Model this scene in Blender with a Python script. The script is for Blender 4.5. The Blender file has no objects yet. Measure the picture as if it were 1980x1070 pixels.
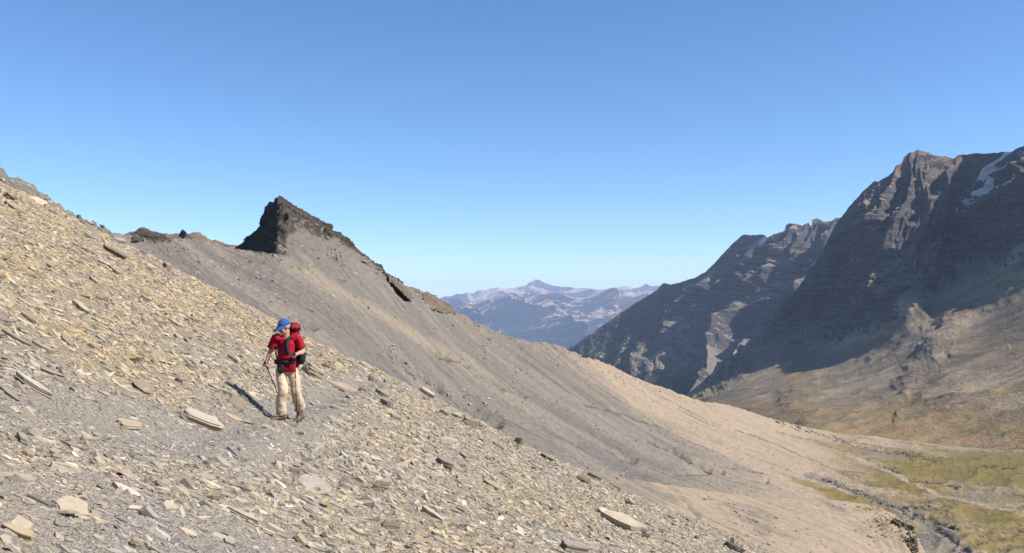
import bpy, bmesh, math, random
import numpy as np
from mathutils import Vector, Matrix
random.seed(7)
RNG = np.random.default_rng(7)
F, CX, CY = 1715.0, 990.0, 580.0          # focal length and level line of the photograph
SUN_EL, SUN_AZ = math.radians(45), math.radians(-15)   # sun to the right, a little this side
sc = bpy.context.scene
COL = sc.collection
ALB = .72                                   # all the colours below are taken down to real-world reflectance by this much
STASH = {}

def P(px, py, d):
    px, py, d = np.broadcast_arrays(np.asarray(px, float), np.asarray(py, float), np.asarray(d, float))
    return np.stack([(px - CX) / F * d, d, (CY - py) / F * d], -1)

# ---------------------------------------------------------------- noise
_perm = np.random.default_rng(3).permutation(4096).astype(np.int64)
_ga = np.random.default_rng(5).normal(size=(4096, 3)); _ga /= np.linalg.norm(_ga, axis=1)[:, None]
def perlin(p, seed=0):
    p = np.asarray(p, float).reshape(-1, 3) + seed * 17.31
    i = np.floor(p).astype(np.int64); f = p - i
    u = f * f * f * (f * (f * 6 - 15) + 10)
    out = 0
    for a in (0, 1):
        wx = u[:, 0] if a else 1 - u[:, 0]
        ha = _perm[(i[:, 0] + a) & 4095]
        for b in (0, 1):
            wy = u[:, 1] if b else 1 - u[:, 1]
            hb = _perm[(ha + i[:, 1] + b) & 4095]
            for c in (0, 1):
                wz = u[:, 2] if c else 1 - u[:, 2]
                g = _ga[_perm[(hb + i[:, 2] + c) & 4095]]
                out = out + wx * wy * wz * (g[:, 0] * (f[:, 0] - a) + g[:, 1] * (f[:, 1] - b) + g[:, 2] * (f[:, 2] - c))
    return out * 1.5
def fbm(p, octs=4, seed=0, gain=.5, lac=2.03):
    p = np.asarray(p, float); sh = p.shape[:-1]; p = p.reshape(-1, 3)
    t = 0; a = 1
    for k in range(octs):
        t = t + a * perlin(p, seed + k); p = p * lac; a *= gain
    return np.asarray(t).reshape(sh)
def ridged(p, octs=4, seed=0, gain=.5, lac=2.03):
    p = np.asarray(p, float); sh = p.shape[:-1]; p = p.reshape(-1, 3)
    t = 0; a = 1; w = 1
    for k in range(octs):
        n = (1 - np.minimum(1, np.abs(perlin(p, seed + k)) * 1.6)) ** 2
        t = t + a * n * w; w = np.clip(n * 1.6, 0, 1); p = p * lac; a *= gain
    return np.asarray(t).reshape(sh)
def sstep(a, b, x):
    t = np.clip((x - a) / (b - a), 0, 1); return t * t * (3 - 2 * t)
def lerp(a, b, t): return a + (b - a) * t

# thin-plate spline through scattered controls (px, py) -> value
def tps(ctrl, smooth=1e-3):
    c = np.asarray(ctrl, float); xy = c[:, :2] / 500.0; v = np.log(c[:, 2])
    n = len(c)
    r = np.linalg.norm(xy[:, None] - xy[None], axis=2)
    K = np.where(r > 0, r * r * np.log(r + 1e-12), 0) + np.eye(n) * smooth
    Q = np.hstack([np.ones((n, 1)), xy])
    A = np.zeros((n + 3, n + 3)); A[:n, :n] = K; A[:n, n:] = Q; A[n:, :n] = Q.T
    w = np.linalg.solve(A, np.concatenate([v, np.zeros(3)]))
    def ev(px, py):
        q = np.stack(np.broadcast_arrays(px / 500.0, py / 500.0), -1); sh = q.shape[:-1]; q = q.reshape(-1, 2)
        o = w[n] + q @ w[n + 1:]
        for k in range(n):
            rr = np.hypot(q[:, 0] - xy[k, 0], q[:, 1] - xy[k, 1])
            o = o + w[k] * rr * rr * np.log(rr + 1e-12)
        return np.exp(o).reshape(sh)
    return ev
def poly(pts):
    a = np.asarray(pts, float)
    return lambda x: np.interp(x, a[:, 0], a[:, 1])
def pdist(px, py, pts):                    # distance to a polyline
    best = np.full(np.shape(px), 1e9)
    for (x0, y0), (x1, y1) in zip(pts[:-1], pts[1:]):
        dx, dy = x1 - x0, y1 - y0
        t = np.clip(((px - x0) * dx + (py - y0) * dy) / (dx * dx + dy * dy + 1e-9), 0, 1)
        best = np.minimum(best, np.hypot(px - x0 - t * dx, py - y0 - t * dy))
    return best
def blob(px, py, cx, cy, rx, ry, ang=0):
    c, s = math.cos(math.radians(ang)), math.sin(math.radians(ang))
    u = ((px - cx) * c + (py - cy) * s) / rx; v = (-(px - cx) * s + (py - cy) * c) / ry
    return np.exp(-(u * u + v * v))

# ---------------------------------------------------------------- meshes
def mesh_arrays(name, verts, faces, smooth=True):
    """faces: (n,k) array, or a list of such arrays"""
    me = bpy.data.meshes.new(name)
    if isinstance(faces, np.ndarray): faces = [faces]
    verts = np.asarray(verts, np.float32).reshape(-1, 3)
    loops = np.concatenate([f.ravel() for f in faces]).astype(np.int32)
    tot = np.concatenate([np.full(len(f), f.shape[1]) for f in faces]).astype(np.int32)
    start = np.concatenate([[0], np.cumsum(tot)[:-1]]).astype(np.int32)
    me.vertices.add(len(verts)); me.vertices.foreach_set('co', verts.ravel())
    me.loops.add(len(loops)); me.loops.foreach_set('vertex_index', loops)
    me.polygons.add(len(tot)); me.polygons.foreach_set('loop_start', start)
    me.polygons.foreach_set('use_smooth', np.full(len(tot), smooth))
    me.update(calc_edges=True)
    return me
def add_attr(me, name, arr):
    arr = np.asarray(arr, np.float32)
    if arr.ndim == 1:
        a = me.attributes.new(name, 'FLOAT', 'POINT'); a.data.foreach_set('value', arr)
    elif arr.shape[1] == 3:
        a = me.attributes.new(name, 'FLOAT_VECTOR', 'POINT'); a.data.foreach_set('vector', arr.ravel())
    else:
        a = me.attributes.new(name, 'FLOAT_COLOR', 'POINT'); a.data.foreach_set('color', arr.ravel())
def link(name, me, mat=None, parent=None):
    o = bpy.data.objects.new(name, me); COL.objects.link(o)
    if mat is not None: me.materials.append(mat)
    if parent is not None: o.parent = parent
    return o
def tag(o, label=None, cat=None, group=None, kind=None):
    if label: o['label'] = label
    if cat: o['category'] = cat
    if group: o['group'] = group
    if kind: o['kind'] = kind
    return o

def grid_faces(nr, nc):
    i = np.arange(nr * nc).reshape(nr, nc)
    return np.stack([i[:-1, :-1], i[1:, :-1], i[1:, 1:], i[:-1, 1:]], -1).reshape(-1, 4)
def grid_normals(Pg):
    du = np.gradient(Pg, axis=1); dv = np.gradient(Pg, axis=0)
    n = np.cross(dv, du); n /= np.linalg.norm(n, axis=-1)[..., None] + 1e-12
    return n
def sheet(name, mat, pxs, top, bot, nrow, depth, disp=None, attrs=None, back=(14, 200., .7), vpow=1.0, kind='structure', vtop=None):
    """a hillside: columns of the landform from its crest (top) down to its foot (bot), each point at its own distance,
    and a far side falling away behind the crest"""
    pxs = np.asarray(pxs, float)
    v = (np.linspace(0, 1, nrow) ** vpow)[:, None]
    t, b = top(pxs)[None], bot(pxs)[None]
    PX = np.broadcast_to(pxs[None], (nrow, len(pxs))).copy(); PY = t + (b - t) * v
    if vtop is not None: tt = vtop(pxs)[None]; PY = np.maximum(tt + (b - tt) * v, t + v * 2)
    D = depth(PX, PY)
    Pg = P(PX, PY, D)
    V = np.broadcast_to(v, PX.shape)
    N = grid_normals(Pg)
    # smooth the normals a little so relief does not self-intersect
    for _ in range(6):
        N[1:-1, 1:-1] = (N[1:-1, 1:-1] * 2 + N[:-2, 1:-1] + N[2:, 1:-1] + N[1:-1, :-2] + N[1:-1, 2:]) / 6
    N /= np.linalg.norm(N, axis=-1)[..., None] + 1e-12
    if disp is not None: Pg = disp(Pg, N, PX, PY, V)
    at = attrs(Pg, N, PX, PY, V) if attrs else {}
    STASH['last'] = (Pg, PX, PY)
    nb, L, slope = back
    if nb:
        r = Pg[0].copy(); r[:, 2] = 0; r /= np.linalg.norm(r, axis=1)[:, None]
        rows = []
        for k in range(nb, 0, -1):
            f = (k / nb) ** 1.5
            q = Pg[0] + r * (L * f)
            q[:, 2] -= L * f * slope - .03 * L * f * fbm(q / (L * .15), 3)
            rows.append(q)
        Pg = np.concatenate([np.stack(rows), Pg]); at = {k_: np.concatenate([np.repeat(a[:1], nb, 0), a]) for k_, a in at.items()}
    nr, nc = Pg.shape[:2]
    me = mesh_arrays(name, Pg, grid_faces(nr, nc))
    for k_, a in at.items(): add_attr(me, k_, a.reshape(nr * nc, *a.shape[2:]))
    o = link(name, me, mat)
    if kind: o['kind'] = kind
    return o

# ---------------------------------------------------------------- node helper
class NT:
    def __init__(s, name):
        s.m = bpy.data.materials.new(name); s.m.use_nodes = True
        s.t = s.m.node_tree; s.t.nodes.clear()
        s.out = s.n('ShaderNodeOutputMaterial'); s.b = s.n('ShaderNodeBsdfPrincipled')
        s.l(s.b.outputs[0], s.out.inputs[0]); s.b.inputs['Roughness'].default_value = .9
        s.b.inputs['Specular IOR Level'].default_value = .2
    def n(s, k, **kw):
        q = s.t.nodes.new(k)
        for a, v in kw.items(): setattr(q, a, v)
        return q
    def l(s, a, b): s.t.links.new(a, b)
    def set(s, sock, v):
        if hasattr(v, 'links') or isinstance(v, bpy.types.NodeSocket): s.l(v, sock)
        else: sock.default_value = v
    def attr(s, name, out='Fac'):
        return s.n('ShaderNodeAttribute', attribute_name=name).outputs[out]
    def geo(s): return s.n('ShaderNodeNewGeometry').outputs['Position']
    def obj(s): return s.n('ShaderNodeTexCoord').outputs['Object']
    def noise(s, vec, scale, detail=4, rough=.55, dist=0, out=0):
        q = s.n('ShaderNodeTexNoise'); s.l(vec, q.inputs['Vector'])
        q.inputs['Scale'].default_value = scale; q.inputs['Detail'].default_value = detail
        q.inputs['Roughness'].default_value = rough; q.inputs['Distortion'].default_value = dist
        return q.outputs[out]
    def voro(s, vec, scale, feat='F1', out='Distance', rnd=1):
        q = s.n('ShaderNodeTexVoronoi', feature=feat); s.l(vec, q.inputs['Vector']); q.inputs['Scale'].default_value = scale
        q.inputs['Randomness'].default_value = rnd
        return q.outputs[out]
    def map(s, vec, scale=(1, 1, 1), rot=(0, 0, 0), loc=(0, 0, 0)):
        q = s.n('ShaderNodeMapping'); s.l(vec, q.inputs[0]); q.inputs[1].default_value = loc
        q.inputs[2].default_value = rot; q.inputs[3].default_value = scale
        return q.outputs[0]
    def rng(s, v, a, b, c=0., d=1.):
        q = s.n('ShaderNodeMapRange'); s.set(q.inputs[0], v)
        for k, x in zip((1, 2, 3, 4), (a, b, c, d)): s.set(q.inputs[k], x)
        return q.outputs[0]
    def mth(s, op, a, b=0.):
        q = s.n('ShaderNodeMath', operation=op); s.set(q.inputs[0], a); s.set(q.inputs[1], b); return q.outputs[0]
    def mix(s, f, a, b, blend='MIX'):
        q = s.n('ShaderNodeMix', data_type='RGBA', blend_type=blend)
        s.set(q.inputs[0], f)
        for k, c in ((6, a), (7, b)):
            if isinstance(c, tuple): c = (*c, 1) if len(c) == 3 else c
            s.set(q.inputs[k], c)
        return q.outputs[2]
    def ramp(s, f, stops):
        q = s.n('ShaderNodeValToRGB'); s.l(f, q.inputs[0]); e = q.color_ramp.elements
        while len(e) < len(stops): e.new(.5)
        for el, (p, c) in zip(e, stops): el.position = p; el.color = (*c, 1)
        return q.outputs[0]
    def bump(s, h, strength=.5, dist=.1, nrm=None):
        q = s.n('ShaderNodeBump'); s.l(h, q.inputs['Height']); q.inputs['Strength'].default_value = strength
        q.inputs['Distance'].default_value = dist
        if nrm is not None: s.l(nrm, q.inputs['Normal'])
        return q.outputs[0]
    def done(s, col=None, nrm=None, rough=None):
        if isinstance(col, tuple): col = tuple(x * ALB for x in col[:3]) + (1,)
        elif col is not None: col = s.mix(1.0, col, (ALB, ALB, ALB), 'MULTIPLY')
        if col is not None: s.set(s.b.inputs['Base Color'], col)
        if nrm is not None: s.l(nrm, s.b.inputs['Normal'])
        if rough is not None: s.set(s.b.inputs['Roughness'], rough)
        return s.m
SKY_STRENGTH, SUN_STRENGTH, EXPOSURE = .104, 5.0, 0.80
HAZE_DENSITY, HAZE_COLOR = 3.2e-5, (.55, .71, 1.0, 1)

# ---------------------------------------------------------------- materials of the far ground
def rock_mat(name, rock_a, rock_b, scree_a, scree_b, unit, veg=(.05, .055, .025), tilt=(.12, .05, 1.), soft=False):
    """attributes: rock (cliff 1 / debris 0), veg (plants), snow, pale (light debris)"""
    k = NT(name); g = k.geo()
    n1 = k.noise(g, 1 / (unit * 6), 6, .62); n2 = k.noise(g, 1 / unit, 8, .68)
    st = k.n('ShaderNodeVectorMath', operation='DOT_PRODUCT'); k.l(g, st.inputs[0]); st.inputs[1].default_value = tilt
    comb = k.n('ShaderNodeCombineXYZ'); k.l(st.outputs['Value'], comb.inputs[2])
    warp = k.mth('MULTIPLY', n1, unit * 2.0)
    k.l(warp, comb.inputs[0])
    band = k.noise(comb.outputs[0], 1 / (unit * .35), 5, .7)
    rock = k.mix(k.rng(band, .41, .59), rock_a, rock_b)
    rock = k.mix(k.rng(n2, .3, .7, .0, .45), rock, tuple(c * .55 for c in rock_a))
    n3 = k.noise(g, 1 / (unit * .25), 6, .7)
    scree = k.mix(k.rng(n1, .4, .62), scree_a, scree_b)
    scree = k.mix(k.rng(n3, .42, .72, 0, .55), scree, tuple(c * .5 for c in scree_a))
    pale = k.attr('pale')
    scree = k.mix(k.mth('MULTIPLY', pale, k.rng(n2, .3, .6, .5, 1)), scree, tuple(min(1, c * 1.75) for c in scree_b))
    rm = k.rng(k.mth('ADD', k.attr('rock'), k.mth('MULTIPLY', k.mth('SUBTRACT', n2, .5), .9)), .35, .62)
    c = k.mix(rm, scree, rock)
    vm = k.rng(k.mth('ADD', k.attr('veg'), k.mth('MULTIPLY', k.mth('SUBTRACT', n2, .5), 1.5)), .35, .75)
    if soft: vm = k.rng(k.mth('ADD', k.attr('veg'), k.mth('MULTIPLY', k.mth('SUBTRACT', k.noise(g, 1 / (unit * 3), 7, .65), .5), 1.6)), .1, 1.0)
    vegc = k.mix(k.rng(n3, .35, .65), veg, tuple(x * .55 for x in veg))
    if soft:
        la = k.noise(k.map(g, (1, 1, 6)), 1 / 150, 5, .6); lb = k.noise(k.map(g, (1, 1, 5)), 1 / 60, 5, .65)
        vegc = k.mix(k.rng(la, .42, .6), k.mix(k.rng(lb, .4, .6), (.36, .25, .105), (.25, .205, .075)), k.mix(k.rng(lb, .42, .62), (.40, .235, .115), (.27, .20, .13)))
        vegc = k.mix(k.rng(n3, .42, .7, 0, .5), vegc, (.12, .095, .06))
    c = k.mix(vm, c, vegc)
    sm = k.rng(k.mth('ADD', k.attr('snow'), k.mth('MULTIPLY', k.mth('SUBTRACT', n3, .5), 1.4)), .48, .6)
    c = k.mix(sm, c, (.78, .82, .88))
    h = k.mth('ADD', k.mth('MULTIPLY', n2, 1.0), k.mth('ADD', k.mth('MULTIPLY', n3, .35), k.mth('MULTIPLY', k.mth('MULTIPLY', band, rm), 1.3)))
    return k.done(c, k.bump(h, .8, unit * .5))
M_FAR = rock_mat('far_rock', (.21, .165, .145), (.43, .32, .25), (.56, .395, .285), (.63, .45, .32), 260, veg=(.040, .055, .042))
M_MASSIF = rock_mat('massif_rock', (.082, .075, .075), (.205, .182, .168), (.23, .19, .155), (.29, .24, .19), 34, veg=(.045, .055, .028))
M_NEAR_MASSIF = rock_mat('wall_rock', (.070, .063, .064), (.185, .163, .155), (.245, .188, .128), (.325, .248, .158), 20, veg=(.36, .255, .105), soft=True)

k = NT('plain_earth'); M_BASE = k.done(k.mix(k.noise(k.geo(), .002, 6), (.05, .055, .035), (.09, .08, .05)))
# lowest ground under everything, out to the horizon
_a = np.linspace(0, 2 * math.pi, 97)[:-1]
_r = np.array([0, 2500, 6000, 12000, 20000, 30000, 40000.])
_v = np.stack([np.concatenate([np.cos(_a) * r for r in _r]), np.concatenate([np.sin(_a) * r for r in _r]) + 0, np.zeros(len(_a) * len(_r))], -1)
_v[:, 2] = -1690 + 150 * fbm(_v / 5000, 3) * (np.hypot(_v[:, 0], _v[:, 1]) > 100)
_v[:, 0] *= .6; _v[:, 1] = _v[:, 1] * .42 + 15000
_n = len(_a); _f = [[r * _n + i, r * _n + (i + 1) % _n, (r + 1) * _n + (i + 1) % _n, (r + 1) * _n + i] for r in range(len(_r) - 1) for i in range(_n)]
_v[:, 2] = np.maximum(_v[:, 2], -1695)
tag(link('terrain', mesh_arrays('terrain', _v, np.array(_f)), M_BASE), kind='structure')

def jag(pxs, amp, scale, seed):
    q = np.stack([pxs / scale, pxs * 0 + seed * 3.7, pxs * 0], -1)
    return amp * (ridged(q, 4, seed) - .9)

# ---------------------------------------------------------------- far mountains, two ranges
def far_range(name, top_pts, jamp, d_top, d_bot, bot_y, amp, wl, seed, tree_y, px0=760, px1=1420, n=420, rows=150):
    tp = poly(top_pts)
    def disp(Pg, N, PX, PY, V):
        q = Pg / wl
        r = ridged(q * np.array([1, .6, .8]), 5, seed) - .9
        r2 = ridged(q * 3.1, 4, seed + 9) - .9
        fade = sstep(0, .06, V) * .85 + .15
        M = np.array([.25, -1, .25]); M = M / np.linalg.norm(M)
        return Pg + M * (amp * (r + .18 * r2) * fade)[..., None]
    def attrs(Pg, N, PX, PY, V):
        n2 = grid_normals(Pg)
        steep = 1 - np.clip(np.abs(n2[..., 2]), 0, 1)
        nz = fbm(Pg / (wl * .5), 4, seed + 3)
        return dict(rock=sstep(.25, .75, steep + nz * .25), veg=sstep(-6, 14, PY - tree_y + 26 * nz), snow=0 * nz, pale=0 * nz)
    return sheet(name, M_FAR, np.linspace(px0, px1, n), lambda x: tp(x) + jag(x, jamp, 22, seed), lambda x: x * 0 + bot_y, rows,
                 lambda px, py: lerp(d_top, d_bot, np.clip((py - tp(px)) / (bot_y - 545.), 0, 1)), disp, attrs, back=(10, 3500, .5))
far_range('mountains', [(760, 600), (850, 576), (862, 571), (872, 572), (884, 566), (895, 569), (905, 565), (914, 568), (928, 560), (938, 562), (950, 557), (962, 556),
                        (980, 559), (1000, 556), (1018, 552), (1026, 544), (1036, 540.5), (1046, 542), (1056, 547), (1072, 552), (1090, 553), (1110, 556), (1135, 558), (1152, 560),
                        (1165, 559), (1190, 560), (1200, 555), (1212, 553), (1228, 556), (1240, 553), (1252, 548), (1262, 551), (1278, 551), (1300, 556), (1420, 545)],
          1.0, 25000, 19000, 640, 900, 3000, 21, 642)
far_range('mountains', [(760, 620), (845, 600), (862, 585), (878, 570), (890, 574), (905, 583), (920, 588), (940, 580), (958, 578), (975, 575), (990, 572), (1005, 575), (1020, 577), (1035, 571),
                        (1055, 567), (1080, 564), (1092, 566), (1110, 574), (1130, 577), (1150, 571), (1172, 573), (1200, 570), (1225, 576), (1250, 566), (1275, 570), (1420, 575)],
          1.6, 17500, 12000, 720, 1250, 2300, 33, 622)

# ---------------------------------------------------------------- middle massif on the far side of the side valley
M2_TOP = poly([(1040, 700), (1100, 673), (1125, 657), (1160, 632), (1200, 603), (1240, 578), (1268, 562), (1276, 553), (1284, 548), (1297, 550), (1312, 547), (1330, 541), (1345, 537), (1365, 526),
               (1380, 512), (1400, 490), (1416, 473), (1430, 459), (1438, 453), (1450, 455), (1463, 453), (1474, 452), (1484, 458), (1496, 452), (1509, 448), (1516, 446), (1519, 434), (1526, 431),
               (1535, 435), (1545, 436), (1551, 438), (1556, 434), (1563, 431), (1569, 436), (1570, 424), (1580, 421), (1592, 427), (1606, 426), (1620, 424), (1700, 405), (1800, 400)])
M2_D = tps([(1040, 700, 4800), (1100, 673, 4700), (1280, 548, 4500), (1440, 455, 4100), (1620, 425, 3800), (1800, 405, 3600),
            (1120, 740, 4200), (1250, 740, 3800), (1340, 770, 3400), (1450, 760, 3150), (1600, 760, 3000), (1300, 640, 4150), (1440, 600, 3780), (1560, 560, 3550), (1700, 560, 3300)])
def m2_disp(Pg, N, PX, PY, V):
    c = PX * .80 + PY * .60; a = -PX * .60 + PY * .80
    wob = 26 * fbm(np.stack([PX / 130, PY / 130, PX * 0], -1), 3, 41)
    r = ridged(np.stack([(c + wob) / 92, a / 420, PX * 0 + 3.3], -1), 4, 42, gain=.55) - .8
    r2 = ridged(Pg / 190, 4, 48) - .9
    s = Pg[..., 2] + .14 * Pg[..., 0] + 30 * fbm(Pg / 260, 3, 45)
    led = np.abs(((s / 46) % 1) - .5) * 2
    led2 = np.abs(((s / 19) % 1) - .5) * 2
    fade = .12 + .88 * sstep(0, .10, V)
    return Pg + N * ((80 * r + 20 * r2 + 3.5 * led + 1.3 * led2) * fade)[..., None]
def m2_attrs(Pg, N, PX, PY, V):
    n2 = grid_normals(Pg); nz = fbm(Pg / 160, 4, 51)
    steep = 1 - np.abs(n2[..., 2])
    forest = sstep(-25, 45, (PX - 1100) * -.35 + (PY - 640) * 1.0 - 30 - .12 * (PX - 1100) + 25 * nz) * (1 - sstep(1260, 1420, PX)) + blob(PX, PY, 1305, 735, 55, 25)
    snow = blob(PX, PY, 1475, 462, 12, 4, -30) * 1.2 + .5 * blob(PX, PY, 1450, 470, 30, 8, -30) + .36 * blob(PX, PY, 1600, 435, 40, 10)
    return dict(rock=sstep(.30, .62, steep + .2 * nz + .1), veg=np.clip(forest, 0, 1), snow=snow, pale=blob(PX, PY, 1460, 530, 12, 10) + .6 * sstep(.1, .5, nz))
tag(sheet('mountains', M_MASSIF, np.linspace(1040, 1800, 620), lambda x: M2_TOP(x) + jag(x, .8, 9, 5), lambda x: x * 0 + 800., 330, M2_D, m2_disp, m2_attrs, back=(12, 900, .8)))
M2_GRID = STASH['last']

# ---------------------------------------------------------------- near massif, right
M1_TOP = poly([(1250, 800), (1300, 778), (1330, 762), (1380, 722), (1440, 668), (1490, 610), (1540, 560), (1590, 488), (1620, 428), (1640, 402), (1660, 380), (1682, 356), (1690, 350), (1698, 350), (1712, 342),
               (1727, 334), (1733, 322), (1741, 318), (1748, 302), (1758, 295), (1766, 297), (1772, 291), (1785, 292), (1797, 295), (1806, 300), (1818, 303), (1826, 302), (1838, 306), (1845, 307), (1850, 304),
               (1862, 300), (1880, 298), (1898, 297), (1920, 296), (1940, 295), (1960, 292), (1972, 286), (1985, 279), (2000, 296), (2030, 335), (2080, 395), (2200, 470), (2420, 520)])  # unseen right end of the crest is lowered so sunlight reaches the face
M1_D = tps([(1250, 800, 2500), (1330, 765, 2420), (1400, 785, 1800), (1500, 812, 1050), (1560, 826, 800), (1700, 850, 740), (1850, 864, 715), (1980, 864, 690), (2300, 850, 600), (2420, 850, 580),
            (1400, 745, 2200), (1500, 740, 1850), (1600, 740, 1560), (1700, 740, 1290), (1850, 740, 1000), (1980, 740, 900), (2300, 740, 720), (1600, 795, 1020), (1500, 785, 1420),
            (1980, 600, 1270), (1850, 600, 1610), (1780, 640, 1560), (1700, 650, 1790), (1600, 660, 2180), (1500, 660, 2400), (1440, 668, 2470), (1540, 560, 2480), (2300, 600, 900),
            (1600, 520, 2380), (1620, 428, 2500), (1690, 560, 1990), (1690, 450, 2150), (1650, 500, 2310), (1750, 500, 2000), (1750, 400, 2160), (1850, 480, 1990), (1850, 540, 1850), (1915, 480, 1880), (1980, 450, 1700),
            (1690, 350, 2420), (1775, 292, 2380), (1850, 380, 2150), (1870, 300, 2270), (1980, 283, 1850), (2100, 400, 1500), (2300, 480, 1150), (2420, 520, 1000)])
M1_CLIFF = poly([(1250, 810), (1330, 765), (1400, 752), (1470, 722), (1540, 705), (1600, 676), (1650, 650), (1700, 622), (1750, 590), (1800, 566), (1850, 535), (1900, 510), (1980, 475), (2420, 320)])
RIBS = [([(1990, 296), (1930, 372), (1880, 425), (1830, 482), (1790, 530), (1750, 580)], 20, 30),
        ([(1930, 325), (1870, 388), (1830, 445), (1780, 520)], -22, 24),
        ([(1985, 430), (1900, 515), (1840, 575), (1800, 620)], -16, 22),
        ([(2000, 500), (1920, 540), (1860, 572), (1838, 610), (1815, 655)], 14, 26),
        ([(1440, 690), (1400, 728), (1345, 765)], 14, 14),
        ([(1800, 690), (1770, 720), (1750, 745)], 6, 18), ([(1760, 640), (1700, 690), (1660, 716), (1600, 742), (1520, 768)], 4, 14)]
def m1_disp(Pg, N, PX, PY, V):
    cl = sstep(18, -22, PY - M1_CLIFF(PX) + 22 * fbm(np.stack([PX / 60, PY / 60, PX * 0], -1), 3, 66))
    wob = 20 * fbm(np.stack([PX / 110, PY / 150, PX * 0], -1), 3, 61)
    lean = .18 + .55 * sstep(1780, 1950, PX)
    c = PX + lean * (PY - 400) + wob
    r = ridged(np.stack([c / 50, PY / 260, PX * 0 + 1.7], -1), 5, 62, gain=.55) - .8
    r2 = ridged(Pg / 95, 4, 68) - .9
    s = Pg[..., 2] - .06 * Pg[..., 0] + 10 * fbm(Pg / 150, 3, 65)
    led = np.abs(((s / 27) % 1) - .5) * 2; led2 = np.abs(((s / 11.5) % 1) - .5) * 2
    fade = .10 + .90 * sstep(0, .09, V)
    hi = (.08 + .92 * sstep(660, 560, PY + .12 * (PX - 1650))) * (1 - .55 * sstep(430, 520, PY) * sstep(1640, 1720, PX))
    h = cl * (26 * r * hi + (4 + 7 * hi) * r2 + 2.6 * led * (.6 + .4 * r2) + .9 * led2 + 1.1 * (ridged(Pg / 26, 3, 69) - .8))
    qv = np.stack([PX / 28, PY / 28, PX * 0], -1); wv = (fbm(qv, 4, 76), fbm(qv, 4, 77))
    for pts, a, w_ in RIBS:
        dd = pdist(PX + 9 * wv[0], PY + 9 * wv[1], pts); h = h + a * np.exp(-(dd / w_) ** 2 * .7) * (.8 + .35 * r2)
    low = 1 - cl
    q = np.stack([PX / 150 + PY / 130, (PY + .16 * (PX - 1700)) / 30, PX * 0], -1)
    h = h + low * sstep(700, 780, PY) * (4.5 * (ridged(q, 3, 71) - .8) + .8 * fbm(Pg / 25, 3, 72)) + low * 1.5 * fbm(Pg / 40, 4, 73)
    for pts in ([(1735, 805), (1765, 795), (1800, 787)], [(1730, 812), (1760, 806), (1800, 796), (1830, 790)], [(1840, 690), (1900, 685), (1950, 672)]):
        dd = pdist(PX, PY, pts); h = h + 2.6 * np.exp(-((dd) / 4.0) ** 2)
    return Pg + N * (h * fade)[..., None]
def m1_attrs(Pg, N, PX, PY, V):
    n2 = grid_normals(Pg); nz = fbm(Pg / 80, 4, 75); steep = 1 - np.abs(n2[..., 2])
    nb = fbm(np.stack([PX / 160, PY / 45, PX * 0], -1), 4, 79)
    cl = sstep(15, -25, PY - M1_CLIFF(PX) + 30 * nz)
    rock = np.clip(cl * sstep(.18, .42, steep + .15 * nz) + sstep(.42, .6, steep) * .9, 0, 1)
    veg = sstep(-.1, .5, nb + .75 * sstep(690, 800, PY) - .35) * (1 - cl) * .85 * sstep(640, 720, PY) + .7 * blob(PX, PY, 1855, 600, 25, 28)
    sx = blob(PX, PY, 1928, 346, 95, 36, -46)
    streak = fbm(np.stack([(PX * .67 + PY * .74) / 9, (PX * -.74 + PY * .67) / 60, PX * 0], -1), 3, 81)
    snow = sx * (.62 + 1.5 * streak) + 1.6 * blob(PX, PY, 1861, 390, 13, 6, -20) + .8 * blob(PX, PY, 1851, 399, 7, 4, -30)
    ac = (PX * .37 + PY * .93 + 10 * nz) / 13; al = (-.93 * PX + .37 * PY) / 240
    pale = np.clip(sstep(.1, .5, nz) * .2 + .5 * sstep(-.05, .45, fbm(np.stack([ac, al, PX * 0], -1), 3, 83)) * (1 - cl), 0, 1)
    return dict(rock=rock, veg=np.clip(veg, 0, 1), snow=snow, pale=pale)
tag(sheet('mountains', M_NEAR_MASSIF, np.concatenate([np.linspace(1250, 1990, 700), np.linspace(1994, 2420, 110)]), lambda x: M1_TOP(x) + jag(x, 1.4, 13, 8) * sstep(1560, 1640, x), lambda x: x * 0 + 895., 560, M1_D, m1_disp, m1_attrs, back=(14, 900, .75)))

# ---------------------------------------------------------------- fir woods on the middle massif
k = NT('fir'); M_FIR = k.done(k.mix(k.noise(k.geo(), .02, 3), (.030, .050, .022), (.060, .085, .035)))
def firs(grid, cond, n, seed):
    Pg, PX, PY = grid; q = np.random.default_rng(seed)
    w_ = cond(PX, PY).ravel(); w_ = np.clip(w_, 0, None); i = q.choice(len(w_), n, p=w_ / w_.sum())
    base = Pg.reshape(-1, 3)[i] + q.normal(0, 7, (n, 3)) * np.array([1, 1, .1]); hgt = q.uniform(9, 20, n); r = hgt * q.uniform(.16, .24, n)
    V, Fq, off = [], [], 0
    ang = np.arange(6) / 6 * 2 * np.pi
    for f0, f1, rr in ((.0, .62, 1.0), (.32, .86, .72), (.6, 1.08, .42)):       # three skirts of branches
        ring = np.stack([np.cos(ang), np.sin(ang), ang * 0], 1)[None] * (r * rr)[:, None, None] * q.uniform(.75, 1.2, (n, 6, 1))
        ring = ring + base[:, None] + np.array([0, 0, 1.]) * (hgt * f0)[:, None, None]
        tip = base + np.array([0, 0, 1.]) * (hgt * f1)[:, None]
        v = np.concatenate([ring, tip[:, None]], 1); V.append(v.reshape(-1, 3))
        o = off + np.arange(n)[:, None] * 7; a = np.arange(6)
        Fq.append(np.stack([o + a, o + (a + 1) % 6, np.broadcast_to(o + 6, (n, 6))], -1).reshape(-1, 3)); off += n * 7
    return link('forest', mesh_arrays('forest', np.concatenate(V), np.concatenate(Fq), False), M_FIR)
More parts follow.
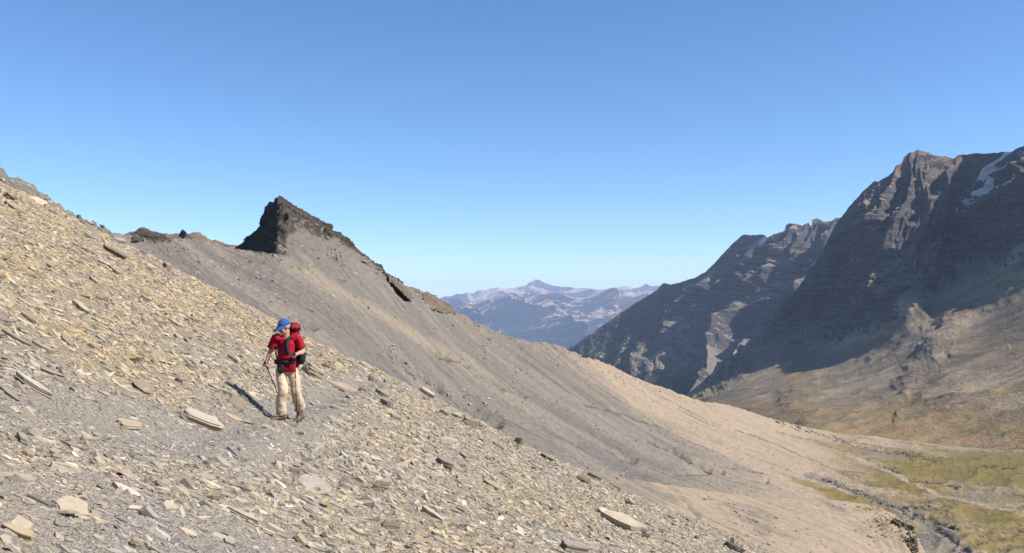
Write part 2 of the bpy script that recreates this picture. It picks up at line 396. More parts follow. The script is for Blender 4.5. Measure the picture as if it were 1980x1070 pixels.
def _cond(px, py):
    s = (py - 640) - .62 * (1170 - px) * -1
    a = sstep(-70, 0, (py - M2_TOP(px)) - 6 - 50) * sstep(1290, 1180, px + .35 * (py - 650)) * (py < 735)
    return a + 1.5 * blob(px, py, 1305, 738, 42, 20, -25) + .25 * blob(px, py, 1240, 690, 60, 30)
tag(firs(M2_GRID, _cond, 5200, 5), 'dark fir woods on the lower flank of the middle mountain', 'forest', kind='stuff')
# ---------------------------------------------------------------- grey scree slope running down from the ridge, and the valley floor
k = NT('slope_scree'); g = k.geo()
flow = k.attr('flow', 'Vector')
s1 = k.noise(k.map(flow, (1 / 5., 1 / 90., 1)), 1, 6, .65); s2 = k.noise(k.map(flow, (1 / 1.6, 1 / 16., 1)), 1, 5, .7)
n1 = k.noise(g, 1 / 18., 5, .6); n2 = k.noise(g, 1.1, 6, .75); n3 = k.noise(g, .25, 6, .7)
s3 = k.noise(k.map(flow, (1 / 14., 1 / 160., 1)), 1, 4, .6)
grey = k.mix(k.rng(s2, .35, .65), (.170, .150, .127), (.248, .218, .183))
tan_ = k.mix(k.rng(s2, .35, .65), (.325, .25, .172), (.42, .325, .225))
grey = k.mix(k.rng(s3, .40, .62), k.mix(1.0, grey, (.80, .80, .83), 'MULTIPLY'), k.mix(1.0, grey, (1.16, 1.13, 1.08), 'MULTIPLY'))
tm = k.rng(k.mth('ADD', k.attr('tan'), k.mth('MULTIPLY', k.mth('SUBTRACT', s1, .5), 1.3)), .2, .8)
c = k.mix(tm, grey, tan_)
gm = k.rng(k.mth('ADD', k.attr('veg'), k.mth('MULTIPLY', k.mth('SUBTRACT', n3, .5), 1.8)), .1, .95)
c = k.mix(gm, c, k.mix(k.rng(n3, .35, .65), k.mix(k.rng(n1, .4, .6), (.225, .16, .03), (.145, .14, .02)), (.215, .155, .055)))
c = k.mix(k.rng(k.attr('rust'), .2, 1.0), c, k.mix(n2, (.30, .19, .08), (.2, .15, .06)))
sm = k.rng(k.mth('ADD', k.attr('stream'), k.mth('MULTIPLY', k.mth('SUBTRACT', n3, .5), .8)), .3, .7)
c = k.mix(sm, c, k.mix(n2, (.15, .128, .104), (.30, .255, .205)))
n5 = k.noise(k.map(flow, (1 / .5, 1 / 1.3, 1)), 1, 5, .8)
c = k.mix(k.rng(n5, .50, .72, 0, .85), c, k.mix(.8, c, (.03, .027, .025)))
c = k.mix(k.rng(s1, .56, .70, 0, .6), c, k.mix(.7, c, (.05, .045, .04)))
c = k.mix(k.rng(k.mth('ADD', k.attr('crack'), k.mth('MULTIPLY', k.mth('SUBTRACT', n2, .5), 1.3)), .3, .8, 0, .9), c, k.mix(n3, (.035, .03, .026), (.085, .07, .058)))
c = k.mix(k.mth('MULTIPLY', k.attr('rill'), k.rng(n2, .3, .6, .3, .9)), c, k.mix(.75, c, (.04, .035, .03)))
c = k.mix(k.rng(n5, .42, .26, 0, .8), c, k.mix(.5, c, (.62, .53, .42)))
h = k.mth('ADD', k.mth('MULTIPLY', n2, .6), k.mth('MULTIPLY', s2, .4))
M_SLOPE = k.done(c, k.bump(h, .9, .5))

MID_TOP = poly([(-500, -10), (-300, 120), (0, 325), (15, 336), (40, 352), (60, 362), (100, 388), (130, 407), (160, 426), (200, 441), (225, 450), (250, 455), (300, 463), (330, 462), (345, 459), (380, 465), (400, 468), (420, 471), (440, 477), (458, 481), (490, 487), (536, 495),
                (539, 400), (545, 396), (560, 398), (580, 410), (600, 421), (640, 446), (690, 484), (730, 519), (780, 548), (815, 563), (850, 580), (880, 604), (905, 617), (930, 629), (960, 642), (1000, 656), (1020, 661), (1060, 664), (1080, 670), (1100, 679), (1130, 691), (1165, 699),
                (1185, 708), (1200, 717), (1250, 739), (1290, 752), (1320, 765), (1360, 777), (1400, 782), (1430, 789), (1460, 800), (1500, 812), (1560, 827), (1620, 836), (1700, 845), (1760, 853), (1830, 862), (1900, 868), (1980, 868), (2300, 860), (2500, 860)])
MID_CTRL = [(-400, 60, 75), (-300, 300, 55), (0, 322, 112), (0, 420, 84), (160, 425, 152), (160, 500, 118), (250, 452, 178), (300, 540, 140), (450, 478, 226), (450, 560, 182), (450, 660, 142), (536, 495, 226),
            (600, 415, 268), (600, 550, 217), (600, 690, 165), (600, 760, 146), (700, 490, 292), (750, 650, 228), (750, 770, 178), (860, 590, 335), (860, 700, 262), (860, 840, 190), (1080, 670, 405), (1080, 780, 305), (1080, 900, 212), (1080, 980, 175),
            (1300, 755, 485), (1300, 850, 350), (1300, 950, 238), (1300, 1060, 180), (1430, 790, 545), (1450, 880, 388), (1480, 970, 262), (1500, 1080, 195), (1600, 835, 650), (1600, 900, 450), (1650, 1000, 265), (1700, 1080, 205),
            (1800, 858, 690), (1800, 930, 430), (1850, 1000, 290), (1900, 1080, 215), (1980, 868, 660), (1980, 930, 425), (1980, 1080, 215), (2400, 862, 600), (2400, 1000, 260)]
MID_D = tps(MID_CTRL, 2e-3)
CRACKS = [([(880, 766), (905, 782), (935, 800), (965, 817)], 2.6, 5), ([(745, 682), (790, 712), (830, 738), (862, 752)], 1.0, 3.2), ([(852, 752), (880, 768)], 1.2, 4), ([(588, 622), (608, 634)], 1.8, 4), ([(570, 612), (590, 624)], .9, 3),
          ([(1255, 850), (1300, 870), (1330, 889), (1365, 905), (1395, 915)], 1.6, 3), ([(850, 686), (868, 694)], 1.4, 4), ([(955, 738), (985, 752), (1015, 765)], .9, 2.6), ([(1060, 770), (1095, 790)], .7, 2.6), ([(758, 540), (770, 556), (788, 572)], 3.2, 5), ([(870, 690), (905, 706)], .9, 3),
          ([(650, 500), (660, 508)], 1.8, 4), ([(1130, 780), (1200, 800), (1290, 830)], .5, 3), ([(1200, 885), (1225, 893)], 1.3, 4), ([(1380, 897), (1470, 915)], .6, 2), ([(1420, 830), (1500, 858), (1600, 900), (1680, 935)], .5, 2.5), ([(1500, 832), (1600, 860), (1700, 890)], .5, 2),
          ([(1300, 914), (1340, 915), (1372, 913)], .9, 2.2), ([(1452, 925), (1482, 930)], 1.0, 2.5), ([(1590, 926), (1640, 944), (1690, 960), (1730, 976), (1762, 990)], .8, 4), ([(1765, 988), (1800, 1010), (1835, 1035), (1860, 1060), (1880, 1085)], .8, 4), ([(1795, 997), (1830, 1015), (1850, 1022)], .8, 3), ([(1760, 926), (1795, 935), (1850, 943)], .5, 3)]
GULLY = [(1560, 920), (1600, 928), (1640, 944), (1690, 962), (1735, 980), (1775, 1000), (1830, 1035), (1870, 1075)]
def mid_disp(Pg, N, PX, PY, V):
    fl = sstep(1450, 1750, PX)
    h = .35 * fbm(Pg / 9, 4, 91) + .16 * fbm(Pg / 2.2, 3, 92)
    u = (.419 * Pg[..., 0] + .908 * Pg[..., 1]); w_ = .908 * Pg[..., 0] - .419 * Pg[..., 1]
    q = np.stack([(u + 6 * fbm(Pg / 60, 2, 94)) / 9, w_ / 110, u * 0], -1)
    h = h + (.38 * (ridged(q, 5, 93, gain=.6) - .8)) * (1 - .6 * fl) + .22 * (ridged(Pg / 3.4, 3, 99) - .8)
    h = h + .35 * sstep(14, 4, pdist(PX, PY, GULLY)) * (ridged(Pg / 2.5, 3, 88) - .8)
    h = h + fl * (.9 * (ridged(np.stack([PX / 90, PY / 22, PX * 0], -1), 4, 95) - .8))
    crest = np.exp(-((PY - MID_TOP(PX)) / 22.) ** 2) * sstep(560, 700, PX) * (1 - sstep(1120, 1190, PX))
    h = h + crest * (.7 * (ridged(Pg * np.array([1, .5, 1]) / 6, 4, 96, gain=.65) - .7))
    left = sstep(470, 300, PX) * np.exp(-((PY - MID_TOP(PX)) / 40.) ** 2)
    h = h + left * .4 * (ridged(Pg / 3, 4, 97) - .8)
    wob = 3 * fbm(np.stack([PX / 25, PY / 25, PX * 0], -1), 3, 98)
    for pts, a, w2 in CRACKS:
        h = h - 1.3 * a * np.exp(-((pdist(PX, PY + wob, pts)) / (w2 * 1.45)) ** 2)
    return Pg + N * h[..., None]
def mid_attrs(Pg, N, PX, PY, V):
    s = PY - .5 * PX; nz = fbm(Pg / 30, 4, 101)
    tan_ = .95 * sstep(1020, 1250, PX + 60 * nz) * sstep(225, 120, s + 25 * nz) + .45 * sstep(1100, 1500, PX)
    tan_ = tan_ + .40 * np.exp(-((pdist(PX, PY, [(545, 505), (600, 538), (700, 592), (850, 682), (1000, 782), (1110, 852)]) / 13) ** 2)) + .28 * np.exp(-((pdist(PX, PY, [(600, 520), (800, 640), (950, 720)]) / 12) ** 2))
    tan_ = tan_ + .30 * np.exp(-((PY - MID_TOP(PX)) / 30.) ** 2) * sstep(830, 960, PX)
    tan_ = tan_ + .6 * blob(PX, PY, 1480, 1010, 160, 50)
    veg = 1.0 * sstep(14, 2, pdist(PX, PY, [(1480, 903), (1560, 936), (1640, 963), (1740, 994)]) + 7 * nz + 9 * sstep(1620, 1480, PX)) \
        + .95 * blob(PX, PY, 1850, 905, 140, 26) + .8 * blob(PX, PY, 1920, 1003, 75, 20, 12) + .7 * blob(PX, PY, 1740, 935, 60, 14, 12) + .6 * blob(PX, PY, 1620, 862, 90, 10, 10) + .9 * blob(PX, PY, 1985, 915, 90, 30) \
        + .52 * sstep(1540, 1720, PX) * sstep(840, 880, PY + 20 * nz) + .5 * sstep(1560, 1700, PX) * nz
    veg = veg + .4 * blob(PX, PY, 1385, 853, 15, 6, 20)
    rust = .9 * blob(PX, PY, 1680, 842, 110, 7, 8) * sstep(-.3, .3, nz) + .5 * blob(PX, PY, 1900, 875, 90, 8)
    stream = .7 * sstep(13, 2, pdist(PX, PY, GULLY) - 6 * sstep(1640, 1800, PX)) + .9 * blob(PX, PY, 1800, 1050, 60, 26) + .75 * blob(PX, PY, 1690, 872, 90, 10, 14) * sstep(-.2, .3, nz) + .5 * blob(PX, PY, 1900, 960, 90, 14)
    trail = sstep(5, 1.5, pdist(PX, PY, [(1640, 880), (1700, 905), (1760, 930), (1800, 952), (1870, 968), (1980, 988)]))
    tan_ = tan_ * (1 - .45 * sstep(1600, 1760, PX)) + .8 * trail; veg = veg * (1 - trail)
    u = (.419 * Pg[..., 0] + .908 * Pg[..., 1]); w_ = .908 * Pg[..., 0] - .419 * Pg[..., 1]
    bend = sstep(1300, 1800, PX)
    flow = np.stack([u + bend * .25 * w_, w_, 0 * u], -1)
    q = np.stack([(u + bend * .25 * w_ + 5 * fbm(Pg / 45, 3, 94)) / 8.5, w_ / 170, u * 0], -1)
    gull = sstep(1.12, 1.5, ridged(q, 3, 143, gain=.5)) * sstep(-.35, .25, fbm(Pg / 60, 2, 144)) * sstep(480, 620, PX + (PY - 480))
    return dict(tan=np.clip(tan_, 0, 1), veg=np.clip(veg, 0, 1), rust=rust, stream=np.clip(stream, 0, 1), flow=flow, rill=gull, crack=sum(np.exp(-(pdist(PX, PY + 3 * fbm(np.stack([PX / 25, PY / 25, PX * 0], -1), 3, 98), c_[0]) / (c_[2] * .95)) ** 2) * min(1., .45 + c_[1] * .3) for c_ in CRACKS[:20]))
_px = np.concatenate([np.linspace(-500, -20, 60), np.linspace(-15, 2000, 1150), np.linspace(2010, 2500, 60)])
tag(sheet('hills', M_SLOPE, _px, lambda x: MID_TOP(x) + jag(x, .55, 8, 12) * sstep(1200, 1000, x), lambda x: np.maximum(np.maximum(851 + .5 * (x - 990) + 130, 330), np.minimum(1130, 700 + x)), 560, MID_D, mid_disp, mid_attrs, back=(12, 160, .45), vtop=lambda x: np.minimum(MID_TOP(x), np.interp(x, [400, 539, 2500], [468, 398, 5000]) + (x < 400) * 5000)))

MID_GRID = STASH['last']

# low sandy spur in front of the valley, right of the near scree
SP_TOP = poly([(900, 830), (1000, 868), (1100, 900), (1200, 921), (1250, 931), (1300, 939), (1400, 953), (1480, 963), (1560, 965), (1600, 966), (1640, 970), (1690, 978), (1720, 990), (1742, 1003), (1756, 1020), (1772, 1040), (1784, 1060), (1800, 1085), (1830, 1130)])
SP_D = tps([(900, 830, 108), (1100, 900, 128), (1300, 939, 146), (1480, 963, 160), (1640, 970, 172), (1720, 990, 174), (1784, 1060, 165), (1830, 1130, 150), (1000, 1000, 84), (1300, 1040, 112), (1500, 1080, 122), (1700, 1080, 145), (1300, 1200, 85), (1700, 1200, 118), (1500, 1200, 100)])
def sp_disp(Pg, N, PX, PY, V):
    h = .22 * fbm(Pg / 5, 4, 111) + .06 * fbm(Pg / .9, 3, 112)
    h = h + (blob(PX, PY, 1745, 1030, 45, 45) * 1.5) * (ridged(Pg / 5, 4, 113) - .8)
    for pts, a, w2 in [([(1245, 910), (1290, 940), (1330, 975), (1350, 1000)], .4, 4), ([(1200, 930), (1240, 960), (1290, 1010)], .35, 4)]:
        h = h - a * np.exp(-((pdist(PX, PY, pts)) / w2) ** 2)
    return Pg + N * (h * (.3 + .7 * sstep(0, .05, V)))[..., None]
def sp_attrs(Pg, N, PX, PY, V):
    nz = fbm(Pg / 14, 4, 115)
    tan_ = .45 + .55 * sstep(-.25, .35, nz + sstep(1230, 1450, PX) * .8 - .35) - .12 * blob(PX, PY, 1420, 1010, 70, 40, 35)
    u = (.419 * Pg[..., 0] + .908 * Pg[..., 1]); w_ = .908 * Pg[..., 0] - .419 * Pg[..., 1]
    return dict(tan=np.clip(tan_, 0, 1), veg=.5 * blob(PX, PY, 1405, 976, 14, 8) + .35 * blob(PX, PY, 1690, 985, 60, 8), rust=.35 * blob(PX, PY, 1690, 1020, 60, 40), stream=0 * nz, flow=np.stack([u, w_, 0 * u], -1))
tag(sheet('hills', M_SLOPE, np.linspace(900, 1830, 420), SP_TOP, lambda x: x * 0 + 1200, 200, SP_D, sp_disp, sp_attrs, back=(8, 30, .6)))
SP_GRID = STASH['last']

# ---------------------------------------------------------------- dark crags on the ridge
def crag_mat(name, dark, light, crack, edge):
    k = NT(name); g = k.geo()
    st = k.n('ShaderNodeVectorMath', operation='DOT_PRODUCT'); k.l(g, st.inputs[0]); st.inputs[1].default_value = (.55, .1, .85)
    cb = k.n('ShaderNodeCombineXYZ'); k.l(st.outputs['Value'], cb.inputs[2]); k.l(k.mth('MULTIPLY', k.noise(g, .12, 3), 2.), cb.inputs[0])
    n2 = k.noise(g, .7, 7, .75); band = k.noise(cb.outputs[0], .9, 5, .7)
    c = k.mix(k.rng(band, .35, .65), dark, light)
    c = k.mix(k.rng(n2, .5, .7), c, crack); c = k.mix(k.rng(n2, .36, .22, 0, .8), c, edge)
    c = k.mix(k.rng(k.mth('ADD', k.attr('debris'), k.mth('MULTIPLY', k.mth('SUBTRACT', n2, .5), 1.2)), .35, .65), c, k.mix(k.noise(g, .4, 6, .7), (.15, .128, .108), (.26, .22, .175)))
    return k.done(c, k.bump(k.mth('ADD', n2, band), .9, .7))
M_CRAG = crag_mat('crag_rock', (.048, .040, .033), (.135, .108, .08), (.035, .03, .026), (.30, .245, .175))
M_LEDGE = crag_mat('ledge_rock', (.16, .122, .085), (.28, .215, .15), (.09, .07, .055), (.38, .30, .21))
CR_TOP = poly([(446, 487), (458, 478), (472, 467), (490, 450), (505, 434), (511, 420), (513, 405), (517, 393), (524, 390), (530, 393), (533, 383), (540, 380), (549, 383), (562, 391), (575, 401), (600, 415), (620, 427), (650, 449), (690, 479), (730, 515), (745, 526), (780, 546)])
CR_BOT = poly([(446, 505), (490, 505), (536, 506), (545, 505), (570, 500), (600, 486), (650, 482), (690, 500), (730, 525), (750, 536), (780, 552)])
def cr_depth(px, py):
    base = MID_D(np.maximum(px, 537), py)
    top, bot = CR_TOP(px), CR_BOT(px)
    v = np.clip((py - top) / (bot - top), 0, 1)
    return np.where(px < 537, MID_D(np.full_like(px, 537.), py * 0 + 450) - 3 + (537 - px) * .85, base - 3.2 + 4.6 * v ** 1.5)
def cr_disp(Pg, N, PX, PY, V):
    r = ridged(Pg * np.array([1, .6, 1.2]) / 9, 5, 121, gain=.6) - .8
    s = Pg[..., 2] * .85 + Pg[..., 0] * .5 + 1.2 * fbm(Pg / 12, 3, 122)
    led = np.abs(((s / 2.6) % 1) - .5)
    fade = .25 + .75 * sstep(0, .12, V)
    deb = sstep(540, 560, PX) * sstep(.35, .8, V)
    return Pg + N * ((1.5 * r + .7 * led + .4 * fbm(Pg / 2, 3, 123)) * fade * (1 - .7 * deb))[..., None]
def cr_attrs(Pg, N, PX, PY, V):
    nz = fbm(Pg / 8, 4, 124)
    return dict(debris=np.clip(sstep(542, 565, PX) * sstep(.3, .75, V + .3 * nz) , 0, 1))
o = sheet('rock_peak', M_CRAG, np.concatenate([np.linspace(446, 535, 130), np.linspace(536, 780, 260)]), lambda x: CR_TOP(x) + jag(x, 1.0, 5, 15), CR_BOT, 150, cr_depth, cr_disp, cr_attrs, back=(8, 26, 1.1), kind=None)
tag(o, 'dark pointed rock peak on the grey ridge with a sheer black face', 'rock peak')

def crag(name, label, cat, top_pts, bot_y, d, rough, seed, bulge=6, kind=None, mat=None, debris=0., rows=50, n=None, onmid=False):
    tp = poly(top_pts); x0, x1 = top_pts[0][0], top_pts[-1][0]; xs = np.linspace(x0, x1, n or int((x1 - x0) * 2.2))
    by = poly(bot_y) if not np.isscalar(bot_y) else (lambda x: x * 0 + bot_y)
    def depth(px, py):
        t = (px - x0) / (x1 - x0)
        v = (py - tp(px)) / np.maximum(by(px) - tp(px), 1)
        if onmid: return MID_D(px, np.maximum(py, MID_TOP(px))) + 1.2 - bulge * np.sin(np.pi * np.clip(t, 0, 1)) ** .7 * (.25 + .75 * np.sin(np.pi * np.clip(v, 0, 1)))
        return d - bulge * np.sin(np.pi * np.clip(t, .02, .98)) * (.35 + .65 * np.clip(v, 0, 1))
    def disp(Pg, N, PX, PY, V):
        r = ridged(Pg / (bulge * .9), 5, seed, gain=.6) - .8
        s = Pg[..., 2] * .9 + Pg[..., 0] * .4
        led = np.abs(((s / (bulge * .25)) % 1) - .5)
        return Pg + N * ((rough * r + rough * .5 * led) * (.3 + .7 * sstep(0, .15, V)))[..., None]
    o = sheet(name, mat or M_CRAG, xs, lambda x: tp(x) + jag(x, 1.0, 6, seed), by, rows, depth, disp, lambda Pg, N, PX, PY, V: dict(debris=V * 0 + debris), back=(6, bulge * 2.2, .9), kind=kind)
    if label: tag(o, label, cat)
    return o
crag('rock_outcrop', 'rounded dark crag left of the black pointed peak, at the left end of the ridge', 'rock outcrop', [(255, 462), (258, 452), (265, 443), (272, 440), (282, 441), (291, 446), (297, 449), (304, 456)], 468, 181, .45, 131, 4, onmid=True)
crag('rock_outcrop', 'low broken reddish crag touching the rounded dark crag on the ridge', 'rock outcrop', [(280, 466), (288, 455), (296, 447), (301, 448), (307, 451), (315, 454), (322, 459), (328, 467)], 472, 177, .5, 133, 3.5, onmid=True)
crag('rock_horn', 'small pale blue-grey rock horn standing behind the ridge crest', 'rock outcrop', [(344, 458), (349, 450), (353, 444), (357, 446), (362, 452), (370, 459), (376, 466)], 474, 560, 1.0, 135, 9)
crag('rock_outcrop', 'dark slanting rock step on the ridge where the slope dips towards the valley', 'rock outcrop', [(752, 533), (760, 536), (772, 545), (784, 553), (792, 562), (799, 580)], [(752, 545), (770, 560), (785, 576), (799, 586)], 292, .6, 137, 3, debris=.4, onmid=True, mat=M_LEDGE)
crag('rock_outcrop', 'brown craggy knob at the end of the ridge before the far mountains', 'rock outcrop', [(818, 566), (826, 564), (838, 571), (850, 577), (862, 585), (874, 594), (884, 607)], [(818, 585), (835, 600), (860, 606), (884, 612)], 318, .9, 139, 5, debris=.4, onmid=True, mat=M_LEDGE)
BR_TOP = poly([(100, 470), (200, 452), (250, 450), (300, 455), (326, 453), (345, 454), (372, 455), (384, 452), (392, 458), (420, 463), (440, 470), (458, 477), (480, 484), (520, 500)])
k = NT('brown_ridge'); g = k.geo(); n2 = k.noise(g, .12, 6, .7)
M_BROWN = k.done(k.mix(k.rng(n2, .35, .65), (.17, .115, .085), (.27, .19, .14)), k.bump(n2, .8, 3))
tag(sheet('hills', M_BROWN, np.linspace(100, 520, 160), lambda x: BR_TOP(x) + jag(x, .6, 9, 18), lambda x: x * 0 + 530, 40, lambda px, py: 640 - (py - 450) * 1.5, lambda Pg, N, PX, PY, V: Pg + N * (3 * fbm(Pg / 18, 4, 140))[..., None], None, back=(6, 120, .5)))

for lab, tp_pts, bt, dd, bl in [
    ('dark upright rock fin at the edge of the sandy spur above the pale fan', [(1750, 1064), (1754, 1046), (1760, 1038), (1768, 1035), (1777, 1033), (1779, 1038), (1776, 1050), (1772, 1066)], 1070, 160, 1.6),
    ('dark rock block leaning behind the upright rock fin', [(1748, 1046), (1751, 1032), (1758, 1029), (1765, 1030), (1765, 1036), (1761, 1044)], 1048, 164, 1.2),
    ('reddish brown stepped ledge at the end of the sandy spur', [(1712, 1026), (1722, 1008), (1728, 1003), (1740, 1006), (1752, 1013), (1764, 1016), (1768, 1024)], [(1712, 1030), (1740, 1034), (1768, 1030)], 168, 1.4),
    ('low dark ledge below the stepped reddish ledge', [(1714, 1044), (1722, 1032), (1734, 1030), (1746, 1036), (1752, 1046)], 1050, 163, 1.2),
    ('long thin brown ledge at the foot of the sandy spur', [(1702, 1047), (1716, 1046), (1732, 1051), (1744, 1056), (1750, 1064)], [(1702, 1050), (1730, 1058), (1750, 1068)], 160, .8)]:
    crag('rock_outcrop', lab, 'rock outcrop', tp_pts, bt, dd, bl * .3, 150 + len(lab), bl, debris=.2, rows=34, mat=M_LEDGE)
# loose rocks that show on the grey slope
def slope_rocks(grid, w_, n, s0, s1, seed, label, tt=((.36, .31, .25), (.30, .265, .23), (.50, .43, .34), (.26, .23, .20), (.42, .34, .24))):
    Pg, PX, PY = grid; q = np.random.default_rng(seed); w_ = np.clip(w_, 0, None).ravel() * (Pg[..., 1].ravel() ** 1.0)
    i = q.choice(len(w_), n, p=w_ / w_.sum()); c = Pg.reshape(-1, 3)[i] + q.normal(0, .25, (n, 3)) * np.array([1, 1, .0])
    s = s0 * (s1 / s0) ** (q.random(n) ** 2.2)
    cube = np.array([(x, y, z) for z in (-.5, .5) for y in (-1, 1) for x in (-1, 1)], float)
    v = cube[None] * q.uniform(.5, 1.1, (n, 8, 3)) * np.array([1.3, .9, .7]); a = q.normal(.5, .5, n); ca, sa = np.cos(a)[:, None], np.sin(a)[:, None]
    x = v[..., 0] * ca - v[..., 1] * sa; y = v[..., 0] * sa + v[..., 1] * ca
    v = np.stack([x, y, v[..., 2] - .35 * x], -1) * s[:, None, None] * .5 + c[:, None]
    f = np.array([(0, 2, 3, 1), (4, 5, 7, 6), (0, 1, 5, 4), (2, 6, 7, 3), (0, 4, 6, 2), (1, 3, 7, 5)])
    me = mesh_arrays('scree', v.reshape(-1, 3), (np.arange(n)[:, None, None] * 8 + f[None]).reshape(-1, 4), False)
    t = np.array(tt)[q.integers(0, 5, n)] * q.uniform(.8, 1.2, (n, 1))
    add_attr(me, 'tint', np.repeat(np.concatenate([t, np.ones((n, 1))], 1), 8, 0))
    return tag(link('scree', me, M_SLATE_FAR), label, 'scree', kind='stuff')
k = NT('far_slate'); M_SLATE_FAR = k.done(k.attr('tint', 'Color'))
_Pg, _PX, _PY = MID_GRID
_nz = fbm(_Pg / 22, 4, 160); _s = _PY - .5 * _PX
_w = (.12 + np.exp(-((_PY - MID_TOP(_PX)) / 28.) ** 2) * (.9 + .7 * (_PX > 330)) + 1.4 * sstep(.15, .5, _nz) + 3.0 * blob(_PX, _PY, 515, 507, 50, 12, 8) + 1.6 * blob(_PX, _PY, 610, 475, 70, 40, 35) + np.exp(-(np.minimum.reduce([pdist(_PX, _PY, c_[0]) for c_ in CRACKS[:9]]) / 7) ** 2) * 2.) * (_PX > -10) * (_PX < 1990) * (.25 + .75 * sstep(1500, 1100, _PX) + .5 * sstep(1650, 1800, _PX)) * (_PY < 1080)
slope_rocks(MID_GRID, _w, 8500, .2, 1.0, 31, 'loose rocks strewn over the grey slope and the valley floor')

_ln = [([(1690, 868), (1730, 874), (1770, 884), (1820, 890)], 5), ([(1762, 926), (1790, 933), (1820, 938), (1852, 943)], 2.6), ([(1745, 984), (1762, 979), (1790, 982), (1812, 984)], 3), ([(1792, 999), (1815, 1010), (1845, 1020)], 2.4),
       ([(1590, 926), (1640, 944), (1690, 962), (1735, 980), (1775, 1000), (1830, 1035), (1870, 1075)], 3.5), ([(1905, 905), (1965, 905)], 2), ([(1500, 815), (1560, 832), (1620, 850), (1680, 866)], 4), ([(1700, 905), (1740, 915)], 2), ([(1880, 860), (1980, 868)], 4)]
_w = sum(np.exp(-(pdist(_PX, _PY, a_) / b_) ** 2) for a_, b_ in _ln) * sstep(-.5, .2, fbm(_Pg / 9, 3, 161)) * (_PY < 1085)
slope_rocks(MID_GRID, _w, 3600, .25, 1.7, 33, 'dark broken rocks lining the stream gully and low ledges of the valley', ((.20, .165, .13), (.13, .11, .09), (.28, .235, .185), (.10, .085, .07), (.30, .24, .18)))
_Pg, _PX, _PY = SP_GRID
_w = 1.3 * blob(_PX, _PY, 1728, 1022, 42, 24, 40) + .8 * blob(_PX, _PY, 1690, 1000, 60, 16, 15) + .5 * blob(_PX, _PY, 1440, 1010, 75, 22, 38) + .05
slope_rocks(SP_GRID, _w * (_PY < 1085) * sstep(-.4, .3, fbm(_Pg / 4, 3, 162)), 1700, .09, .55, 35, 'reddish rubble strewn over the end of the sandy spur', ((.33, .245, .175), (.27, .205, .155), (.42, .33, .235), (.20, .16, .125), (.38, .275, .19)))
# ---------------------------------------------------------------- near scree slope with the footpath
PATH_IMG = [(-60, 772), (0, 782), (100, 806), (200, 838), (300, 862), (380, 862), (460, 840), (520, 818), (580, 800), (640, 775), (700, 750), (740, 738)]
def h_base(x, y):
    z = -3.4 - .5 * x - .015 * y - .0015 * y * np.abs(y)
    z = z + .085 * np.log1p(np.exp(np.clip((x - 3.5) / 1.5, -30, 30))) * 1.5
    z = z + 1.75 * np.exp(-((x / 3.2) ** 2 + ((y + .3) / 3.2) ** 2))
    return z
def hit(px, py, hf=None, lo=2.5, hi=60.):
    """first point of the slope met along a line of sight, found by marching over the ground"""
    px, py = np.broadcast_arrays(np.asarray(px, float), np.asarray(py, float))
    a, b = (px - CX) / F, (CY - py) / F
    def march(f, ds):                              # ds (..., n)
        hgt = f((a[..., None] * ds).ravel(), ds.ravel()).reshape(ds.shape)
        below = b[..., None] * ds < hgt
        i = np.argmax(below, -1); ok = below.any(-1)
        return np.where(ok, np.take_along_axis(ds, i[..., None], -1)[..., 0], np.nan)
    d = march(h_base, np.broadcast_to(np.geomspace(lo, hi, 300), px.shape + (300,)))
    if hf is None:
        return np.stack([a * d, d, b * d], -1)
    dn = np.where(np.isnan(d), 42., d)
    d = march(hf, dn[..., None] * np.linspace(.86, 1.16, 60))
    d2 = np.where(np.isnan(d), 1., d)
    d = march(hf, d2[..., None] * np.linspace(.9945, 1.003, 14)) + 0 * d
    return np.stack([a * d, d, b * d], -1)
_p = np.array(PATH_IMG, float); PATH = hit(_p[:, 0], _p[:, 1]); PATH = PATH[~np.isnan(PATH[:, 0])]
PATH = np.concatenate([PATH, PATH[-1:] + np.array([[0.2, 3.0, -.35]]), PATH[-1:] + np.array([[1.2, 7.0, -1.0]])])
def path_near(x, y):
    best = np.full(np.shape(x), 1e9); zz = np.zeros(np.shape(x))
    for a, b in zip(PATH[:-1], PATH[1:]):
        dx, dy = b[0] - a[0], b[1] - a[1]; L2 = dx * dx + dy * dy + 1e-9
        t = np.clip(((x - a[0]) * dx + (y - a[1]) * dy) / L2, 0, 1)
        d = np.hypot(x - a[0] - t * dx, y - a[1] - t * dy)
        m = d < best; best = np.where(m, d, best); zz = np.where(m, a[2] + t * (b[2] - a[2]), zz)
    return best, zz
def H(x, y, fine=True):
    x = np.asarray(x, float); y = np.asarray(y, float)
    z = h_base(x, y)
    d, pz = path_near(x, y)
    wgt = np.exp(-(d / .42) ** 2) * .85
    z = lerp(z, pz - .03, wgt)
    z = z + .10 * np.exp(-((x + 4.75) / .6) ** 2 - ((y - 15.) / 1.6) ** 2)     # bank above the path beside the walker
    q = np.stack([x, y, x * 0], -1)
    z = z + .20 * fbm(q / 5.5, 2, 201) * sstep(2, 5, np.abs(y)) * (1 - wgt)
    if fine: z = z + .055 * fbm(q / .9, 3, 203) * (1 - .6 * wgt)
    return z
def Hn(x, y, e=.15):
    gx = (H(x + e, y, False) - H(x - e, y, False)) / (2 * e); gy = (H(x, y + e, False) - H(x, y - e, False)) / (2 * e)
    n = np.stack([-gx, -gy, np.ones_like(gx)], -1); return n / np.linalg.norm(n, axis=-1)[..., None]
